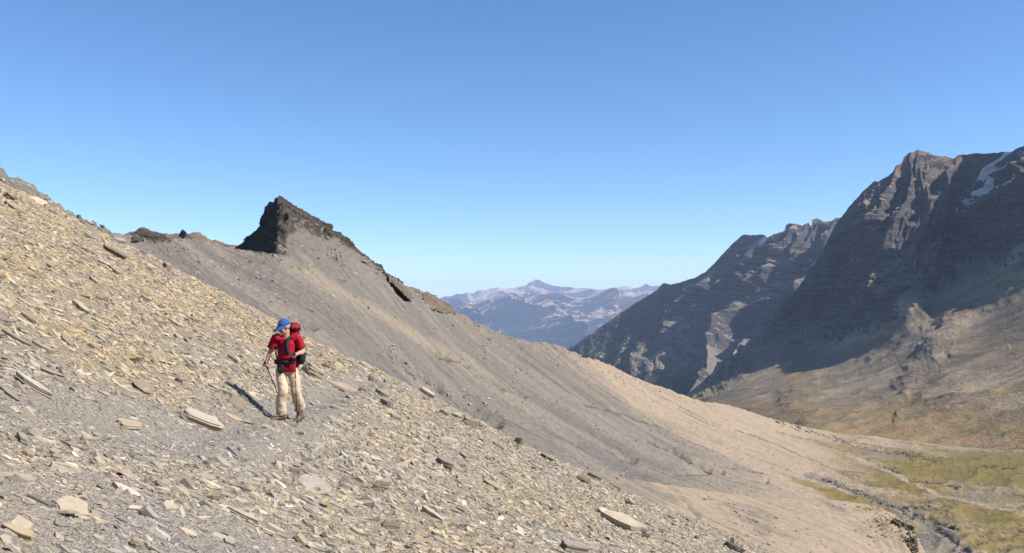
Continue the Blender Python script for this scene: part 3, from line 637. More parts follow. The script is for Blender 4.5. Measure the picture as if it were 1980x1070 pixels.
def grit(x, y):
    """1 where the ground is fine grey grit (path and the trampled lower left), 0 in the slabby scree"""
    d, _ = path_near(x, y)
    q = np.stack([x, y, x * 0], -1); nz = fbm(q / 1.6, 3, 205)
    a = np.exp(-((d + .25 * nz) / .70) ** 2)
    b = .50 * np.exp(-(((x + 3.4) / 1.3) ** 2 + ((y - 6.6) / 1.7) ** 2)) + .42 * np.exp(-(((x + 5.9) / 1.7) ** 2 + ((y - 10.8) / 1.2) ** 2)) + .5 * np.exp(-(((x + 2.2) / .9) ** 2 + ((y - 8.0) / 1.2) ** 2))
    return np.clip(a + b * (1 + .8 * nz), 0, 1)
def build_ground():
    ts = np.linspace(-1.05, .8, 620)
    ys = np.concatenate([np.linspace(-12, 2.5, 30)[:-1], np.geomspace(2.5, 150, 700)])
    T, Y = np.meshgrid(ts, ys); X = T * np.sqrt(Y * Y + 30) * np.where(Y < 2.5, 1.6, 1)
    X = T * np.sqrt(Y * Y + 30)
    Z = H(X, Y)
    me = mesh_arrays('ground', np.stack([X, Y, Z], -1), grid_faces(*X.shape))
    add_attr(me, 'grit', grit(X, Y).ravel())
    return tag(link('ground', me, M_GROUND), kind='structure')
k = NT('scree_grit'); g = k.geo()
n1 = k.noise(g, .35, 4, .6); n2 = k.noise(g, 5, 5, .7); n3 = k.noise(g, 34, 4, .7)
v1 = k.voro(g, 30, out='Color'); v2 = k.voro(g, 62, out='Color'); vd = k.voro(g, 30); vd2 = k.voro(g, 62)
bwc = k.n('ShaderNodeRGBToBW'); k.l(v1, bwc.inputs[0]); bwd = k.n('ShaderNodeRGBToBW'); k.l(v2, bwd.inputs[0])
pebble = k.ramp(bwc.outputs[0], [(.0, (.11, .095, .075)), (.3, (.22, .188, .148)), (.55, (.34, .285, .215)), (.75, (.46, .38, .265)), (1, (.58, .50, .39))])  # pebble tones lowered: shade in the gaps between stones put into the colour
fine = k.ramp(bwd.outputs[0], [(.1, (.16, .139, .118)), (.5, (.31, .27, .225)), (.9, (.49, .43, .355))])
c = k.mix(k.rng(k.mth('ADD', n2, k.mth('MULTIPLY', k.attr('grit'), .35)), .42, .62), pebble, fine)
c = k.mix(k.rng(n1, .35, .65, 0, .35), c, (.33, .27, .19))
c = k.mix(k.mth('MULTIPLY', k.attr('grit'), .55), c, (.295, .25, .205))
hh = k.mth('ADD', k.mth('MULTIPLY', k.rng(vd, 0, .6, 1, 0), .6), k.mth('ADD', k.mth('MULTIPLY', k.rng(vd2, 0, .6, 1, 0), .35), k.mth('MULTIPLY', n2, .5)))
M_GROUND = k.done(c, k.bump(hh, 1.0, .035))
build_ground()

# ---------------------------------------------------------------- slate
k = NT('slate'); g = k.geo()
base = k.attr('tint', 'Color')
n2 = k.noise(g, 22, 5, .7); n3 = k.noise(g, 4, 4, .6)
c = k.mix(k.rng(n2, .3, .7, 0, .42), base, k.mix(1.0, base, (.52, .48, .44), 'MULTIPLY'))
c = k.mix(k.rng(n3, .52, .68, 0, .4), c, (.50, .39, .22))
M_SLATE = k.done(c, k.bump(n2, .6, .02), .8)
k = NT('slate_slab'); g = k.geo(); ob = k.obj()
base = k.n('ShaderNodeObjectInfo').outputs['Color']
wv = k.noise(k.map(ob, (3, 3, 46)), 1, 4, .7); n2 = k.noise(ob, 16, 6, .7); n3 = k.noise(g, 3.1, 4, .65)
c = k.mix(k.rng(wv, .35, .68, 0, .6), base, k.mix(1.0, base, (.42, .38, .35), 'MULTIPLY'))
c = k.mix(k.rng(n2, .45, .75, 0, .35), c, k.mix(1.0, base, (1.25, 1.16, 1.0), 'MULTIPLY'))
c = k.mix(k.rng(n3, .55, .72, 0, .45), c, (.47, .34, .17))
M_SLAB = k.done(c, k.bump(k.mth('ADD', wv, k.mth('MULTIPLY', n2, .6)), .8, .015), .75)

TINTS = np.array([(.48, .385, .26), (.42, .34, .235), (.56, .455, .305), (.34, .285, .215), (.25, .217, .183), (.42, .365, .295), (.52, .40, .21), (.66, .565, .42), (.14, .122, .106), (.43, .32, .225), (.29, .256, .228), (.50, .435, .355)])
TW = np.array([.17, .15, .13, .12, .08, .10, .05, .05, .03, .05, .04, .03])
def plate_proto(rng, n):
    """one angular slate chip, unit size: n-sided bevelled plate"""
    a = np.sort((np.arange(n) + rng.uniform(-.33, .33, n)) / n * 2 * np.pi); r = rng.uniform(.7, 1.1, n)
    x, y = r * np.cos(a), r * np.sin(a) * rng.uniform(.5, .85); th = rng.uniform(.14, .34)
    off = rng.normal(0, .06, 2); sc2 = rng.uniform(.72, .95)
    bot = np.stack([x, y, np.full(n, -th)], -1); top = np.stack([x * sc2 + off[0], y * sc2 + off[1], th * rng.uniform(.5, 1.3, n)], -1)
    return np.concatenate([bot, top])
def scatter(name, x, y, size, tint, rng, flat=.5, sink=.35, align=True, label=None):
    n = len(x); z = H(x, y); N = Hn(x, y)
    down = np.stack([N[:, 0] * N[:, 2], N[:, 1] * N[:, 2], N[:, 2] ** 2 - 1], -1); down /= np.linalg.norm(down, axis=1)[:, None] + 1e-9
    tilt = rng.normal(0, 1, (n, 3)) * flat * np.array([1, 1, .6])
    N2 = N + tilt * .55 + np.array([.10, -.05, 0]); N2 /= np.linalg.norm(N2, axis=1)[:, None]
    ang = rng.normal(.25, .38, n) + (rng.random(n) < .15) * rng.uniform(0, 3.14, n)
    e2 = np.cross(N2, down); e2 /= np.linalg.norm(e2, axis=1)[:, None]; e1 = np.cross(e2, N2)
    ca, sa = np.cos(ang)[:, None], np.sin(ang)[:, None]
    ex, ey = e1 * ca + e2 * sa, -e1 * sa + e2 * ca
    elong = rng.uniform(1.0, 2.0, n)
    Vs, Qs, Ns, Ts = [], [], {5: [], 6: [], 7: []}, []
    protos = [plate_proto(rng, m) for m in (5, 6, 5, 7, 6, 5, 6, 7, 5, 6, 5, 6, 7, 5, 6, 5)]
    pick = rng.integers(0, len(protos), n); off = 0
    for pi, pr in enumerate(protos):
        m = np.where(pick == pi)[0]; kk = len(pr) // 2
        if not len(m): continue
        s = size[m][:, None, None]
        loc = pr[None] * np.ones((len(m), 1, 1)); loc[:, :, 0] *= elong[m][:, None]; loc[:, :, 1] /= elong[m][:, None] ** .5
        loc[:, :, :2] *= rng.uniform(.8, 1.2, (len(m), 1, 2)); loc[:, :, 2] *= rng.uniform(.6, 1.5, (len(m), 1))
        w_ = (loc[:, :, 0:1] * ex[m][:, None] + loc[:, :, 1:2] * ey[m][:, None] + loc[:, :, 2:3] * N2[m][:, None]) * s * .5
        w_ += np.stack([x[m], y[m], z[m]], -1)[:, None] + N[m][:, None] * (size[m] * .5 * (.18 - sink * .35))[:, None, None]
        i = off + np.arange(len(m))[:, None] * len(pr)
        a = np.arange(kk); b = (a + 1) % kk
        q = np.stack([i + a, i + b, i + kk + b, i + kk + a], -1).reshape(-1, 4); Qs.append(q)
        Ns[kk].append((i + kk + a)); Vs.append(w_.reshape(-1, 3))
        Ts.append(np.repeat(np.concatenate([tint[m], np.ones((len(m), 1))], 1), len(pr), 0)); off += len(m) * len(pr)
    fs = [np.concatenate(Qs)] + [np.concatenate(v) for v in Ns.values() if v]
    me = mesh_arrays(name, np.concatenate(Vs), fs, smooth=False); add_attr(me, 'tint', np.concatenate(Ts))
    return link(name, me, M_SLATE)
def rand_sites(n, dmin, dmax, rng, px0=-480, px1=1620):
    """random sites on the slope, even per square metre, inside the wedge of ground the photograph shows"""
    y = np.sqrt(rng.uniform(dmin ** 2, dmax ** 2, n)); t = rng.uniform((px0 - CX) / F, (px1 - CX) / F, n); x = t * y
    z = H(x, y); py = CY - F * z / y
    return x[py < 1110], y[py < 1110]
def tints(x, y, n, rng):
    i = rng.choice(len(TINTS), n, p=TW / TW.sum()); t = TINTS[i] * rng.uniform(.78, 1.16, (n, 1))
    gr = grit(x, y)[:, None]
    warm = fbm(np.stack([x, y, x * 0], -1) / 3.5, 2, 207)[:, None]
    grey = t.mean(1, keepdims=True) * np.array([1.07, .98, .88])
    up = sstep(-3.5, -7, x) * sstep(9, 14, y)
    t = t * lerp(1., np.array([1.05, 1.0, .90]), up[:, None])
    return lerp(t, grey, np.clip(.14 + gr * .6 - warm * .6, 0, .85))
rng = np.random.default_rng(21)
XS, YS, SS = [], [], []
for n, d0, d1, s0, s1 in [(98000, 4.5, 17, .026, .062), (92000, 4.5, 30, .06, .12), (66000, 5, 56, .11, .22), (4500, 5, 70, .18, .26), (17000, 30, 75, .12, .3)]:
    x, y = rand_sites(n, d0, d1, rng)
    gr = grit(x, y); s = s0 * (s1 / s0) ** (rng.random(len(x)) ** 1.6)
    clump = fbm(np.stack([x, y, x * 0], -1) / 1.1, 3, 209)
    keep = rng.random(len(x)) < np.clip((1 - gr * (.55 if s1 < .07 else .93)) * (.78 + .8 * clump), 0.03, 1)
    XS.append(x[keep]); YS.append(y[keep]); SS.append(s[keep])
XS, YS, SS = map(np.concatenate, (XS, YS, SS))
tag(scatter('scree', XS, YS, SS, tints(XS, YS, len(XS), rng), rng), 'loose tan and grey slate chips covering the near slope', 'scree', kind='stuff')
print('scree chips', len(XS))
# ---------------------------------------------------------------- the slabs and boulders one can tell apart
def Hz(x, y): return float(H(np.array([x]), np.array([y]))[0])
def outline(rng, n, ar, pointy=0.):
    a = (np.arange(n) + rng.uniform(-.3, .3, n)) / n * 2 * np.pi
    r = rng.uniform(.74, 1.1, n)
    x, y = np.cos(a), np.sin(a)
    s = 1 / np.maximum(np.abs(x), np.abs(y)) ** .55            # between an oval and a rectangle
    x, y = x * s * r, y * s * r * ar
    if pointy: y = y * (1 - pointy * (x + 1) / 2)
    return np.stack([x, y], 1) * .5
def slab_mesh(rng, L, ar, th, layers, pointy=0., n=None):
    """a cleaved slate slab: a few bonded sheets of slightly different outline with chamfered, chipped edges"""
    bm = bmesh.new(); n = n or int(rng.integers(7, 13)); base = outline(rng, n, ar, pointy)
    z = -th / 2; hs = rng.uniform(.6, 1.4, layers); hs = hs / hs.sum() * th
    for k in range(layers):
        o = base * (1 - rng.uniform(0, .10) * (k > 0)) * (1 + rng.normal(0, .035, (n, 2))) + rng.normal(0, .02, 2)
        h = hs[k]; ch = min(h * .22, .02)
        rings = [(o * (1 - ch), z - .002), (o, z + h * .25), (o * (1 - ch * .3), z + h * .75), (o * (1 - ch * 1.8), z + h + .002)]
        rv = []
        for q, zz in rings:
            rv.append([bm.verts.new((p[0] * L, p[1] * L, (zz + rng.normal(0, .08) * h) * L)) for p in q])
        for a, b in zip(rv[:-1], rv[1:]):
            for i in range(n): bm.faces.new((a[i], a[(i + 1) % n], b[(i + 1) % n], b[i]))
        bm.faces.new(rv[0][::-1]); bm.faces.new(rv[-1]); z += h
    me = bpy.data.meshes.new('slate_slab'); bm.to_mesh(me); bm.free(); return me
def block_mesh(rng, L, ar, th):
    """a broken angular block of bedded slate: flat top and bottom, raw broken sides"""
    bm = bmesh.new(); n = int(rng.integers(5, 8)); o = outline(rng, n, ar)
    sl = rng.normal(0, .16, 2)
    for zz, f in ((-th / 2, 1.0), (th * rng.uniform(-.1, .2), rng.uniform(.98, 1.06)), (th / 2, rng.uniform(.72, .92))):
        for p in o * (1 + rng.normal(0, .05, (n, 2))):
            bm.verts.new(((p[0] * f + sl[0] * zz) * L, (p[1] * f + sl[1] * zz) * L, (zz + p[0] * sl[0] * .5 + rng.normal(0, .03) * th) * L))
    r = bmesh.ops.convex_hull(bm, input=bm.verts)
    bmesh.ops.delete(bm, geom=[e for e in bm.verts if not e.link_faces], context='VERTS')
    bmesh.ops.subdivide_edges(bm, edges=list(bm.edges), cuts=3, use_grid_fill=True)
    co = np.array([v.co for v in bm.verts]); sd = float(rng.uniform(0, 50))
    q = co / L; led = (np.abs(((q[:, 2] / th * 3.2 + .4 * fbm(q * 3 + sd, 2)) % 1) - .5) - .25) * .05
    d = .035 * fbm(q * 3.5 + sd, 3) + .02 * fbm(q * 11 + sd, 2)
    nn = q / (np.linalg.norm(q, axis=1)[:, None] + 1e-6)
    for v, dd, ll, m in zip(bm.verts, d, led, nn): v.co += Vector(m * (dd + ll)) * L
    me = bpy.data.meshes.new('boulder'); bm.to_mesh(me); bm.free(); return me
def place(o, c, n, ax):
    n = Vector(n).normalized(); ax = Vector(ax); ax = (ax - n * ax.dot(n)).normalized(); ay = n.cross(ax)
    m = Matrix((ax, ay, n)).transposed().to_4x4(); m.translation = Vector(c); o.matrix_world = m
COLS = dict(grey=(.33, .30, .275), tan=(.45, .37, .27), cream=(.60, .52, .39), brown=(.30, .225, .16), ochre=(.48, .37, .22), pale=(.50, .455, .40), rust=(.38, .265, .19), dark=(.12, .11, .105), lilac=(.42, .385, .375), yellow=(.60, .51, .34))
srng = np.random.default_rng(77)
LAND = []
def slab_at(px, py, lpx, ang, col, label, ar=.42, th=.12, tilt=0., layers=3, kind='slab', pointy=0., group=None, lift=.12, roll=0., reg=True, jit=.0):
    h = hit(px, py, lambda x, y: H(x, y, False))
    if np.isnan(h).any():
        print('miss', px, py); return None
    x, y = float(h[0]), float(h[1]); n = Vector(Hn(np.array([x]), np.array([y]))[0])
    # long axis on the slope that runs at this slant as seen from the viewpoint
    def onplane(qx, qy):
        d = Vector(((qx - CX) / F, 1, (CY - qy) / F)); c = Vector(h)
        return d * (c.dot(n) / d.dot(n))
    ca, sa = math.cos(math.radians(ang)), math.sin(math.radians(ang))
    ax = onplane(px + 2 * ca, py + 2 * sa) - onplane(px - 2 * ca, py - 2 * sa)
    if ax.length > 4 * y / F * 1.7: ax = ax.normalized() * (4 * y / F * 1.7)
    L = ax.length / 4 * lpx; ax.normalize()
    nn = Matrix.Rotation(math.radians(tilt), 3, ax) @ n
    nn2 = Matrix.Rotation(math.radians(-tilt), 3, ax) @ n
    view = Vector((-x, -y, 0)).normalized()
    if nn2.dot(view) > nn.dot(view): nn = nn2
    nn = Matrix.Rotation(math.radians(roll), 3, nn.cross(ax)) @ nn
    if kind == 'block': L *= .78
    me = block_mesh(srng, L, ar, th) if kind == 'block' else slab_mesh(srng, L, ar, th, layers, pointy)
    o = link('boulder' if kind == 'block' else 'flat_stone', me, M_SLAB)
    c = Vector((x, y, Hz(x, y))) + n * (th * L * (lift + .25) + math.sin(math.radians(abs(tilt))) * L * ar * .3)
    place(o, c, nn, ax)
    cc = np.array(COLS[col]) * srng.uniform(.84, 1.04); cc = lerp(cc, np.array([.42, .335, .235]) * cc.mean() / .33, .5); o.color = (*cc, 1)
    tag(o, label, 'boulder' if kind == 'block' else 'flat stone', group, 'thing')
    if reg: LAND.append((px, py, label, L))
    return o
S = slab_at
S(80, 676, 58, 27, 'grey', 'thick grey-brown slab with a chamfered end, uphill of the path', .34, .16)
S(33, 660, 70, 28, 'grey', 'long dark grey slab resting just uphill of the thick chamfered slab', .26, .10)
S(98, 718, 54, 19, 'tan', 'flat tan-grey slab with a ragged edge below the thick chamfered slab', .4, .10)
S(64, 748, 88, 33, 'pale', 'very long pale grey slab split lengthwise, lying on the grit above the path', .2, .09, layers=4)
S(14, 762, 62, 40, 'grey', 'narrow grey slab running off the edge above the path', .2, .09)
S(28, 712, 20, 30, 'lilac', 'small bluish white block lying on grit above the long split slab', .6, .35, kind='block')
S(47, 624, 44, 30, 'cream', 'pale cream flake among grey slabs high on the slope', .45, .10)
S(338, 628, 42, 30, 'yellow', 'bright yellowish slab high on the slope above the walker', .38, .12)
S(196, 578, 26, 12, 'grey', 'square grey block high on the slope, with a dark shaded side', .6, .35, kind='block')
S(276, 751, 50, 27, 'rust', 'reddish brown triangular slab with one sharp point', .62, .12, tilt=15, pointy=-.9)
S(386, 821, 84, 19, 'pale', 'long weathered slab of many thin layers beside the path, like a split log', .26, .17, tilt=20, layers=7)
S(456, 783, 40, 35, 'brown', 'brown fan-shaped slab propped on edge at the end of the walker\'s shadow', .75, .12, tilt=38, layers=4)
S(452, 808, 40, 24, 'ochre', 'flat ochre plate just below the propped fan-shaped slab', .6, .07)
S(251, 826, 44, 5, 'tan', 'tan plate half buried in the path grit', .4, .09)
S(300, 842, 46, 30, 'grey', 'smooth grey-tan plate sunk in the path', .4, .05, lift=-.2)
S(264, 865, 40, 18, 'grey', 'smooth bluish grey plate sunk in grit below the path', .5, .05, lift=-.2)
S(140, 982, 54, 78, 'cream', 'broad cream plate with fine cracks facing out of the grey grit', .62, .05, tilt=9, layers=2, lift=-.35)
S(28, 1032, 66, 20, 'ochre', 'thick yellowish slab with a square broken end in the grey grit', .38, .22, tilt=18)
S(52, 1055, 30, 10, 'ochre', 'small yellow-grey wedge under the thick yellowish slab', .6, .3, kind='block')
S(264, 1058, 36, 20, 'tan', 'rounded tan block among grey chips at the very foot of the slope', .8, .6, kind='block')
S(362, 1032, 38, 28, 'cream', 'jagged cream flake below the pointed cream sliver', .5, .14)
S(327, 988, 32, 62, 'cream', 'pointed cream sliver standing out of the grit', .5, .1, tilt=15, pointy=.5)
S(260, 991, 34, 3, 'pale', 'white-grey layered slab next to a pinkish stone', .36, .2, tilt=15)
S(286, 1004, 26, 8, 'rust', 'pinkish brown stone touching the white-grey layered slab', .7, .35, kind='block')
S(195, 995, 34, 16, 'lilac', 'thin grey slab lying level beside the broad cracked plate', .2, .1)
S(108, 954, 30, 25, 'lilac', 'thin lilac-grey slab above the broad cracked plate', .22, .1)
S(42, 849, 34, 40, 'grey', 'grey block with a dark underside in the stone pile below the path', .55, .35, kind='block')
S(52, 877, 26, 40, 'rust', 'pinkish wedge in the stone pile below the path', .5, .3, kind='block')
S(144, 864, 26, 5, 'cream', 'pale star-shaped flake at the edge of the stone pile', .8, .2, kind='block')
S(106, 872, 30, 10, 'tan', 'tan flake in the middle of the stone pile below the path', .6, .18)
S(34, 894, 34, 12, 'cream', 'cream flake at the near edge of the stone pile below the path', .45, .16)
S(603, 942, 62, 32, 'lilac', 'broad pale lilac slab, the widest below the walker', .85, .06, tilt=18, layers=2)
S(604, 985, 60, 30, 'grey', 'grey-tan slab wedged under the broad lilac slab', .26, .12)
S(566, 912, 28, 20, 'brown', 'brown brick-shaped stone above the broad lilac slab', .5, .42, kind='block')
S(534, 900, 24, 40, 'yellow', 'bright cream-yellow lump above the brown brick-shaped stone', .8, .6, kind='block')
S(735, 948, 34, 10, 'tan', 'cube-shaped tan block standing alone below the walker', .8, .75, kind='block')
S(774, 988, 42, 28, 'tan', 'flat tan four-sided plate below the cube-shaped block', .6, .08)
S(836, 1000, 56, 36, 'pale', 'long pale slab with a broken lower end near the cube-shaped block', .28, .16)
S(752, 1018, 46, 10, 'brown', 'dark brown slab shading a hollow under it', .4, .25, kind='block')
S(858, 900, 48, 50, 'grey', 'dark grey slab pointing steeply downhill', .42, .14, tilt=12)
S(470, 1003, 74, 26, 'pale', 'long pale grey slab of split layers by the bare grit', .3, .13, layers=5)
S(516, 1027, 34, 22, 'cream', 'small cream slab just beyond the long split-layer slab', .4, .2)
S(450, 1004, 18, 30, 'pale', 'rounded white-grey stone leaning on the long split-layer slab', .9, .5, kind='block')
S(905, 824, 46, 25, 'brown', 'large brown boulder with a shaded face on the near crest', .6, .42, kind='block')
S(930, 828, 30, 62, 'cream', 'pale cream rock leaning on the large brown boulder', .5, .3, kind='block')
S(881, 808, 28, 5, 'pale', 'white-grey slab perched above the large brown boulder', .45, .22)
S(857, 802, 24, 25, 'brown', 'small brown stone uphill of the large brown boulder', .6, .4, kind='block')
S(946, 941, 42, 30, 'tan', 'overhanging tan slab with a black gap beneath', .4, .2, tilt=-10)
S(1206, 1022, 96, 28, 'cream', 'biggest pale cream slab, oval and tapering, on the lower slope', .34, .10, tilt=14, layers=2)
S(1128, 934, 34, 10, 'brown', 'low rounded brown boulder near the lower crest', .5, .3, kind='block')
S(1148, 926, 30, 25, 'brown', 'dark brown slab touching the low rounded boulder', .4, .25)
S(1276, 1042, 44, 26, 'grey', 'grey-tan plate beyond the biggest cream slab', .5, .06)
S(1000, 858, 26, 50, 'brown', 'brown upright stone on the crest beyond the large brown boulder', .5, .4, kind='block')
S(962, 866, 30, 30, 'rust', 'pinkish slab on the crest beyond the large brown boulder', .4, .16)
S(780, 862, 40, 24, 'lilac', 'bluish grey plate on the slope between walker and crest', .5, .07)
S(806, 876, 26, 20, 'pale', 'pale flake below the bluish grey plate', .5, .1)
S(607, 730, 52, 34, 'tan', 'big grey-tan boulder beside the walker, flat on top', .6, .30, kind='block')
S(634, 712, 22, 10, 'yellow', 'cream-yellow stone beyond the big grey boulder', .8, .5, kind='block')
S(650, 711, 16, 12, 'yellow', 'smaller yellow stone next to the cream-yellow one', .8, .5, kind='block')
S(666, 754, 76, 9, 'tan', 'wide flat tan plate set in the path beyond the walker', .45, .06)
S(637, 725, 34, 25, 'tan', 'tan slab at the foot of the big grey boulder', .4, .12)
S(626, 694, 26, 20, 'ochre', 'orange-tinged stone high beyond the walker', .6, .4, kind='block')
S(655, 794, 42, 20, 'pale', 'thin pale splinter lying across the slope beside the walker', .14, .1)
S(568, 778, 26, 3, 'pale', 'whitish flat stone between the walker\'s feet', .5, .2, kind='block')
S(222, 494, 52, 28, 'brown', 'dark overhanging slab on the upper slope', .3, .18, tilt=-12)
S(156, 482, 48, 26, 'grey', 'smooth grey slab on the upper slope', .35, .1)
S(28, 362, 80, 27, 'pale', 'smooth pale sheet of rock at the top of the near slope', .35, .06, layers=2)
S(90, 395, 60, 27, 'pale', 'second smooth sheet of rock below the topmost one', .3, .06, layers=2)
S(18, 388, 34, 35, 'brown', 'dark edged slab near the top of the near slope', .35, .2)
S(30, 404, 40, 40, 'tan', 'tan slab beneath the dark edged one near the top', .5, .1)
S(440, 765, 22, 30, 'tan', 'small tan stone on the bank by the walker\'s shadow', .6, .4, kind='block')
S(345, 738, 20, 20, 'brown', 'dark brown stone on the bank above the layered slab', .6, .5, kind='block')
S(1040, 905, 28, 28, 'pale', 'white-grey flake on the lower slope', .4, .12)
S(700, 757, 22, 10, 'ochre', 'ochre stone where the path crosses the crest', .6, .4, kind='block')
S(720, 740, 24, 20, 'tan', 'tan stone standing on the crest above the path', .6, .6, kind='block')
S(1060, 890, 30, 30, 'grey', 'grey slab just under the lower crest', .35, .14)
S(985, 1000, 24, 20, 'ochre', 'olive-brown block in the lower scree', .6, .5, kind='block')
S(855, 1045, 40, 24, 'lilac', 'smooth lilac-grey plate at the foot of the slope', .45, .08)
S(690, 1055, 40, 20, 'tan', 'tan slab at the bottom of the slope below the cube-shaped block', .4, .15)
S(760, 1060, 30, 10, 'cream', 'cream block at the bottom of the slope', .7, .5, kind='block')
S(1110, 1062, 60, 6, 'grey', 'dark grey layered slab at the foot of the slope', .3, .14, layers=5)
S(1416, 1064, 46, 18, 'dark', 'black slab with pale streaks at the end of the near scree', .4, .14, tilt=6, layers=6, kind='slab')
S(1413, 1058, 22, 88, 'dark', 'thin black splinter sticking up behind the black streaked slab', .18, .14, tilt=0, roll=70)

# the rest of the slabs that show: named by their look and the nearest slab above that one can find
SHORT = {}
for px, py, lab, L in LAND:
    s = lab
    for cut in (' with ', ' just ', ' lying ', ' among ', ' resting ', ' beside ', ' high ', ' below ', ' half ', ' sunk ', ' facing ', ' standing ', ' next ', ' touching ', ' in the ', ' at the ', ' above ', ' by the ', ' leaning ', ' perched ', ' on the ', ' near ', ' beyond ', ' set in ', ' where ', ' running ', ' uphill ', ', ', ' propped ', ' wedged ', ' shading ', ' pointing ', ' beneath ', ' sticking ', ' under '):
        i = s.find(cut)
        if i > 0 and len(s[:i].split()) >= 3: s = s[:i]
    SHORT[lab] = s
cnt_short = {}
for s in SHORT.values(): cnt_short[s] = cnt_short.get(s, 0) + 1
MARKS = [(px, py, SHORT[lab]) for px, py, lab, L in LAND if cnt_short[SHORT[lab]] == 1 and len(SHORT[lab].split()) <= 7]
SHAPES = [('flat plate', .55, .07, 'slab'), ('long slab', .28, .11, 'slab'), ('thick slab', .42, .18, 'slab'), ('broken block', .7, .5, 'block'), ('thin flake', .45, .06, 'slab')]
CN = {'grey': 'grey', 'tan': 'tan', 'cream': 'cream', 'brown': 'brown', 'ochre': 'ochre', 'pale': 'pale grey', 'lilac': 'bluish grey', 'rust': 'reddish'}
ax_, ay_ = rand_sites(1600, 6, 44, srng, -20, 1450)
used = {}; made = 0; ORD = ['nearest', 'second', 'third', 'fourth', 'fifth', 'sixth', 'seventh', 'eighth']
pxs_ = CX + F * ax_ / ay_; pys_ = CY - F * H(ax_, ay_, False) / ay_
gr_ = grit(ax_, ay_); taken = [(a, b) for a, b, _, _ in LAND]
for px, py, gq, yy in zip(pxs_, pys_, gr_, ay_):
    if made >= 215: break
    if py > 1062 or px < 4 or srng.random() < gq * .95: continue
    lpx = float(np.clip(srng.lognormal(3.15, .42), 14, 58)) * (1.25 if yy < 9 else 1)
    if min((px - a) ** 2 + ((py - b) * 1.4) ** 2 for a, b in taken) < (lpx * .7 + 10) ** 2: continue
    if 500 < px < 605 and 690 < py < 830: continue
    sh, ar, th, kd = SHAPES[int(srng.choice(5, p=[.32, .40, .08, .0, .20]))]
    cn = ['tan', 'cream', 'grey', 'pale', 'brown', 'ochre', 'lilac', 'rust'][int(srng.choice(8, p=[.25, .15, .2, .16, .1, .05, .05, .04]))]
    mx, my, ms = min(MARKS, key=lambda m: (m[0] - px) ** 2 + (m[1] - py) ** 2)
    dx, dy = px - mx, py - my
    rel = ('uphill of' if dx < 0 else 'downhill of') if abs(dx) > abs(dy) * 1.3 else ('above' if dy < 0 else 'below')
    key = (cn, sh, rel, ms); q = used.get(key, 0); used[key] = q + 1
    lab = (f'{CN[cn]} slate {sh} {rel} the {ms}' if q == 0 else f'{ORD[q]} {CN[cn]} slate {sh} {rel} the {ms}')
    o = slab_at(px, py, lpx * (.55 if kd == 'block' else 1), srng.normal(27, 13), cn, lab, ar * srng.uniform(.8, 1.2), th * srng.uniform(.8, 1.2), float(srng.normal(4, 9)), int(srng.integers(1, 4)), kd, float(srng.uniform(-.4, .5)), 'slate slabs lying on the scree', reg=False)
    if o is not None: made += 1; taken.append((px, py))
print('slabs', len(LAND), made)

# ---------------------------------------------------------------- small plants
k = NT('tuft_green'); M_TUFT = k.done(k.mix(k.noise(k.geo(), 40, 3), (.10, .12, .025), (.30, .26, .05)))
def tuft(c, r, h, label, n=70, seed=1):
    q = np.random.default_rng(seed); bm = bmesh.new()
    for _ in range(n):
        a = q.uniform(0, 6.28); rr = r * math.sqrt(q.random()); b = Vector((math.cos(a) * rr, math.sin(a) * rr, -.02))
        tip = b + Vector((math.cos(a) * r * q.uniform(.1, .7), math.sin(a) * r * q.uniform(.1, .7), h * q.uniform(.6, 1.1)))
        w_ = Vector((-math.sin(a), math.cos(a), 0)) * h * .10
        m = (b + tip) / 2 + Vector((0, 0, h * .12))
        v = [bm.verts.new(x) for x in (b - w_, b + w_, m + w_ * .8, tip, m - w_ * .8)]; bm.faces.new(v)
    me = bpy.data.meshes.new('plant'); bm.to_mesh(me); bm.free()
    o = link('plant', me, M_TUFT); o.location = c; return tag(o, label, 'plant')
for px, py, r, h, lab in [(438, 733, .05, .07, 'yellow-green tuft at the tip of the walker\'s shadow'), (1012, 850, .16, .22, 'yellow-green tuft on the near crest beyond the large brown boulder'), (1030, 910, .09, .12, 'small green tuft on the lower slope below the crest'), (545, 935, .04, .05, 'little yellow tuft above the broad lilac slab')]:
    h_ = hit(px, py, lambda x, y: H(x, y, False))
    if not np.isnan(h_).any(): tuft((h_[0], h_[1], Hz(h_[0], h_[1])), r, h, lab, seed=int(px))
# ---------------------------------------------------------------- the walker
WD = 15.0
def W(px, py, dy=0.): d = WD + dy; return np.array([(px - CX) / F * d, d, (CY - py) / F * d])
FOOT = W(543, 813); FOOT[2] = Hz(FOOT[0], FOOT[1])
DZ = FOOT[2] - W(543, 813)[2]
print('walker ground offset', DZ)
def L(px, py, dy=0.): q = W(px, py, dy) - FOOT; q[2] += DZ; return q      # point of the figure, in metres from the front foot
def mat(name, col, bump=0., bscale=60, rough=.85, var=.18):
    k = NT(name); g = k.obj(); n = k.noise(g, bscale, 4, .6)
    c = k.mix(k.rng(n, .3, .7, 0, var), col, tuple(x * .6 for x in col))
    return k.done(c, k.bump(n, .6, bump) if bump else None, rough)
M_SKIN = mat('skin', (.56, .31, .22), .002, 90, .6, .2)
M_SHIRT = mat('red_shirt', (.38, .006, .022), .012, 14)
M_TROU = mat('beige_trousers', (.68, .52, .35), .015, 9)
M_BOOT = mat('brown_leather', (.17, .115, .09), .004, 70)
M_SOLE = mat('dark_sole', (.10, .085, .075))
M_CAP = mat('blue_cotton', (.035, .115, .36), .003, 120)
M_PACK = mat('red_nylon', (.24, .011, .017), .012, 16, .6)
M_BLACK = mat('black_webbing', (.018, .018, .02), .003, 120, .7)
M_GREY = mat('grey_webbing', (.16, .16, .17), .003, 120, .7)
M_HAIR = mat('grey_hair', (.42, .38, .34), .004, 160)
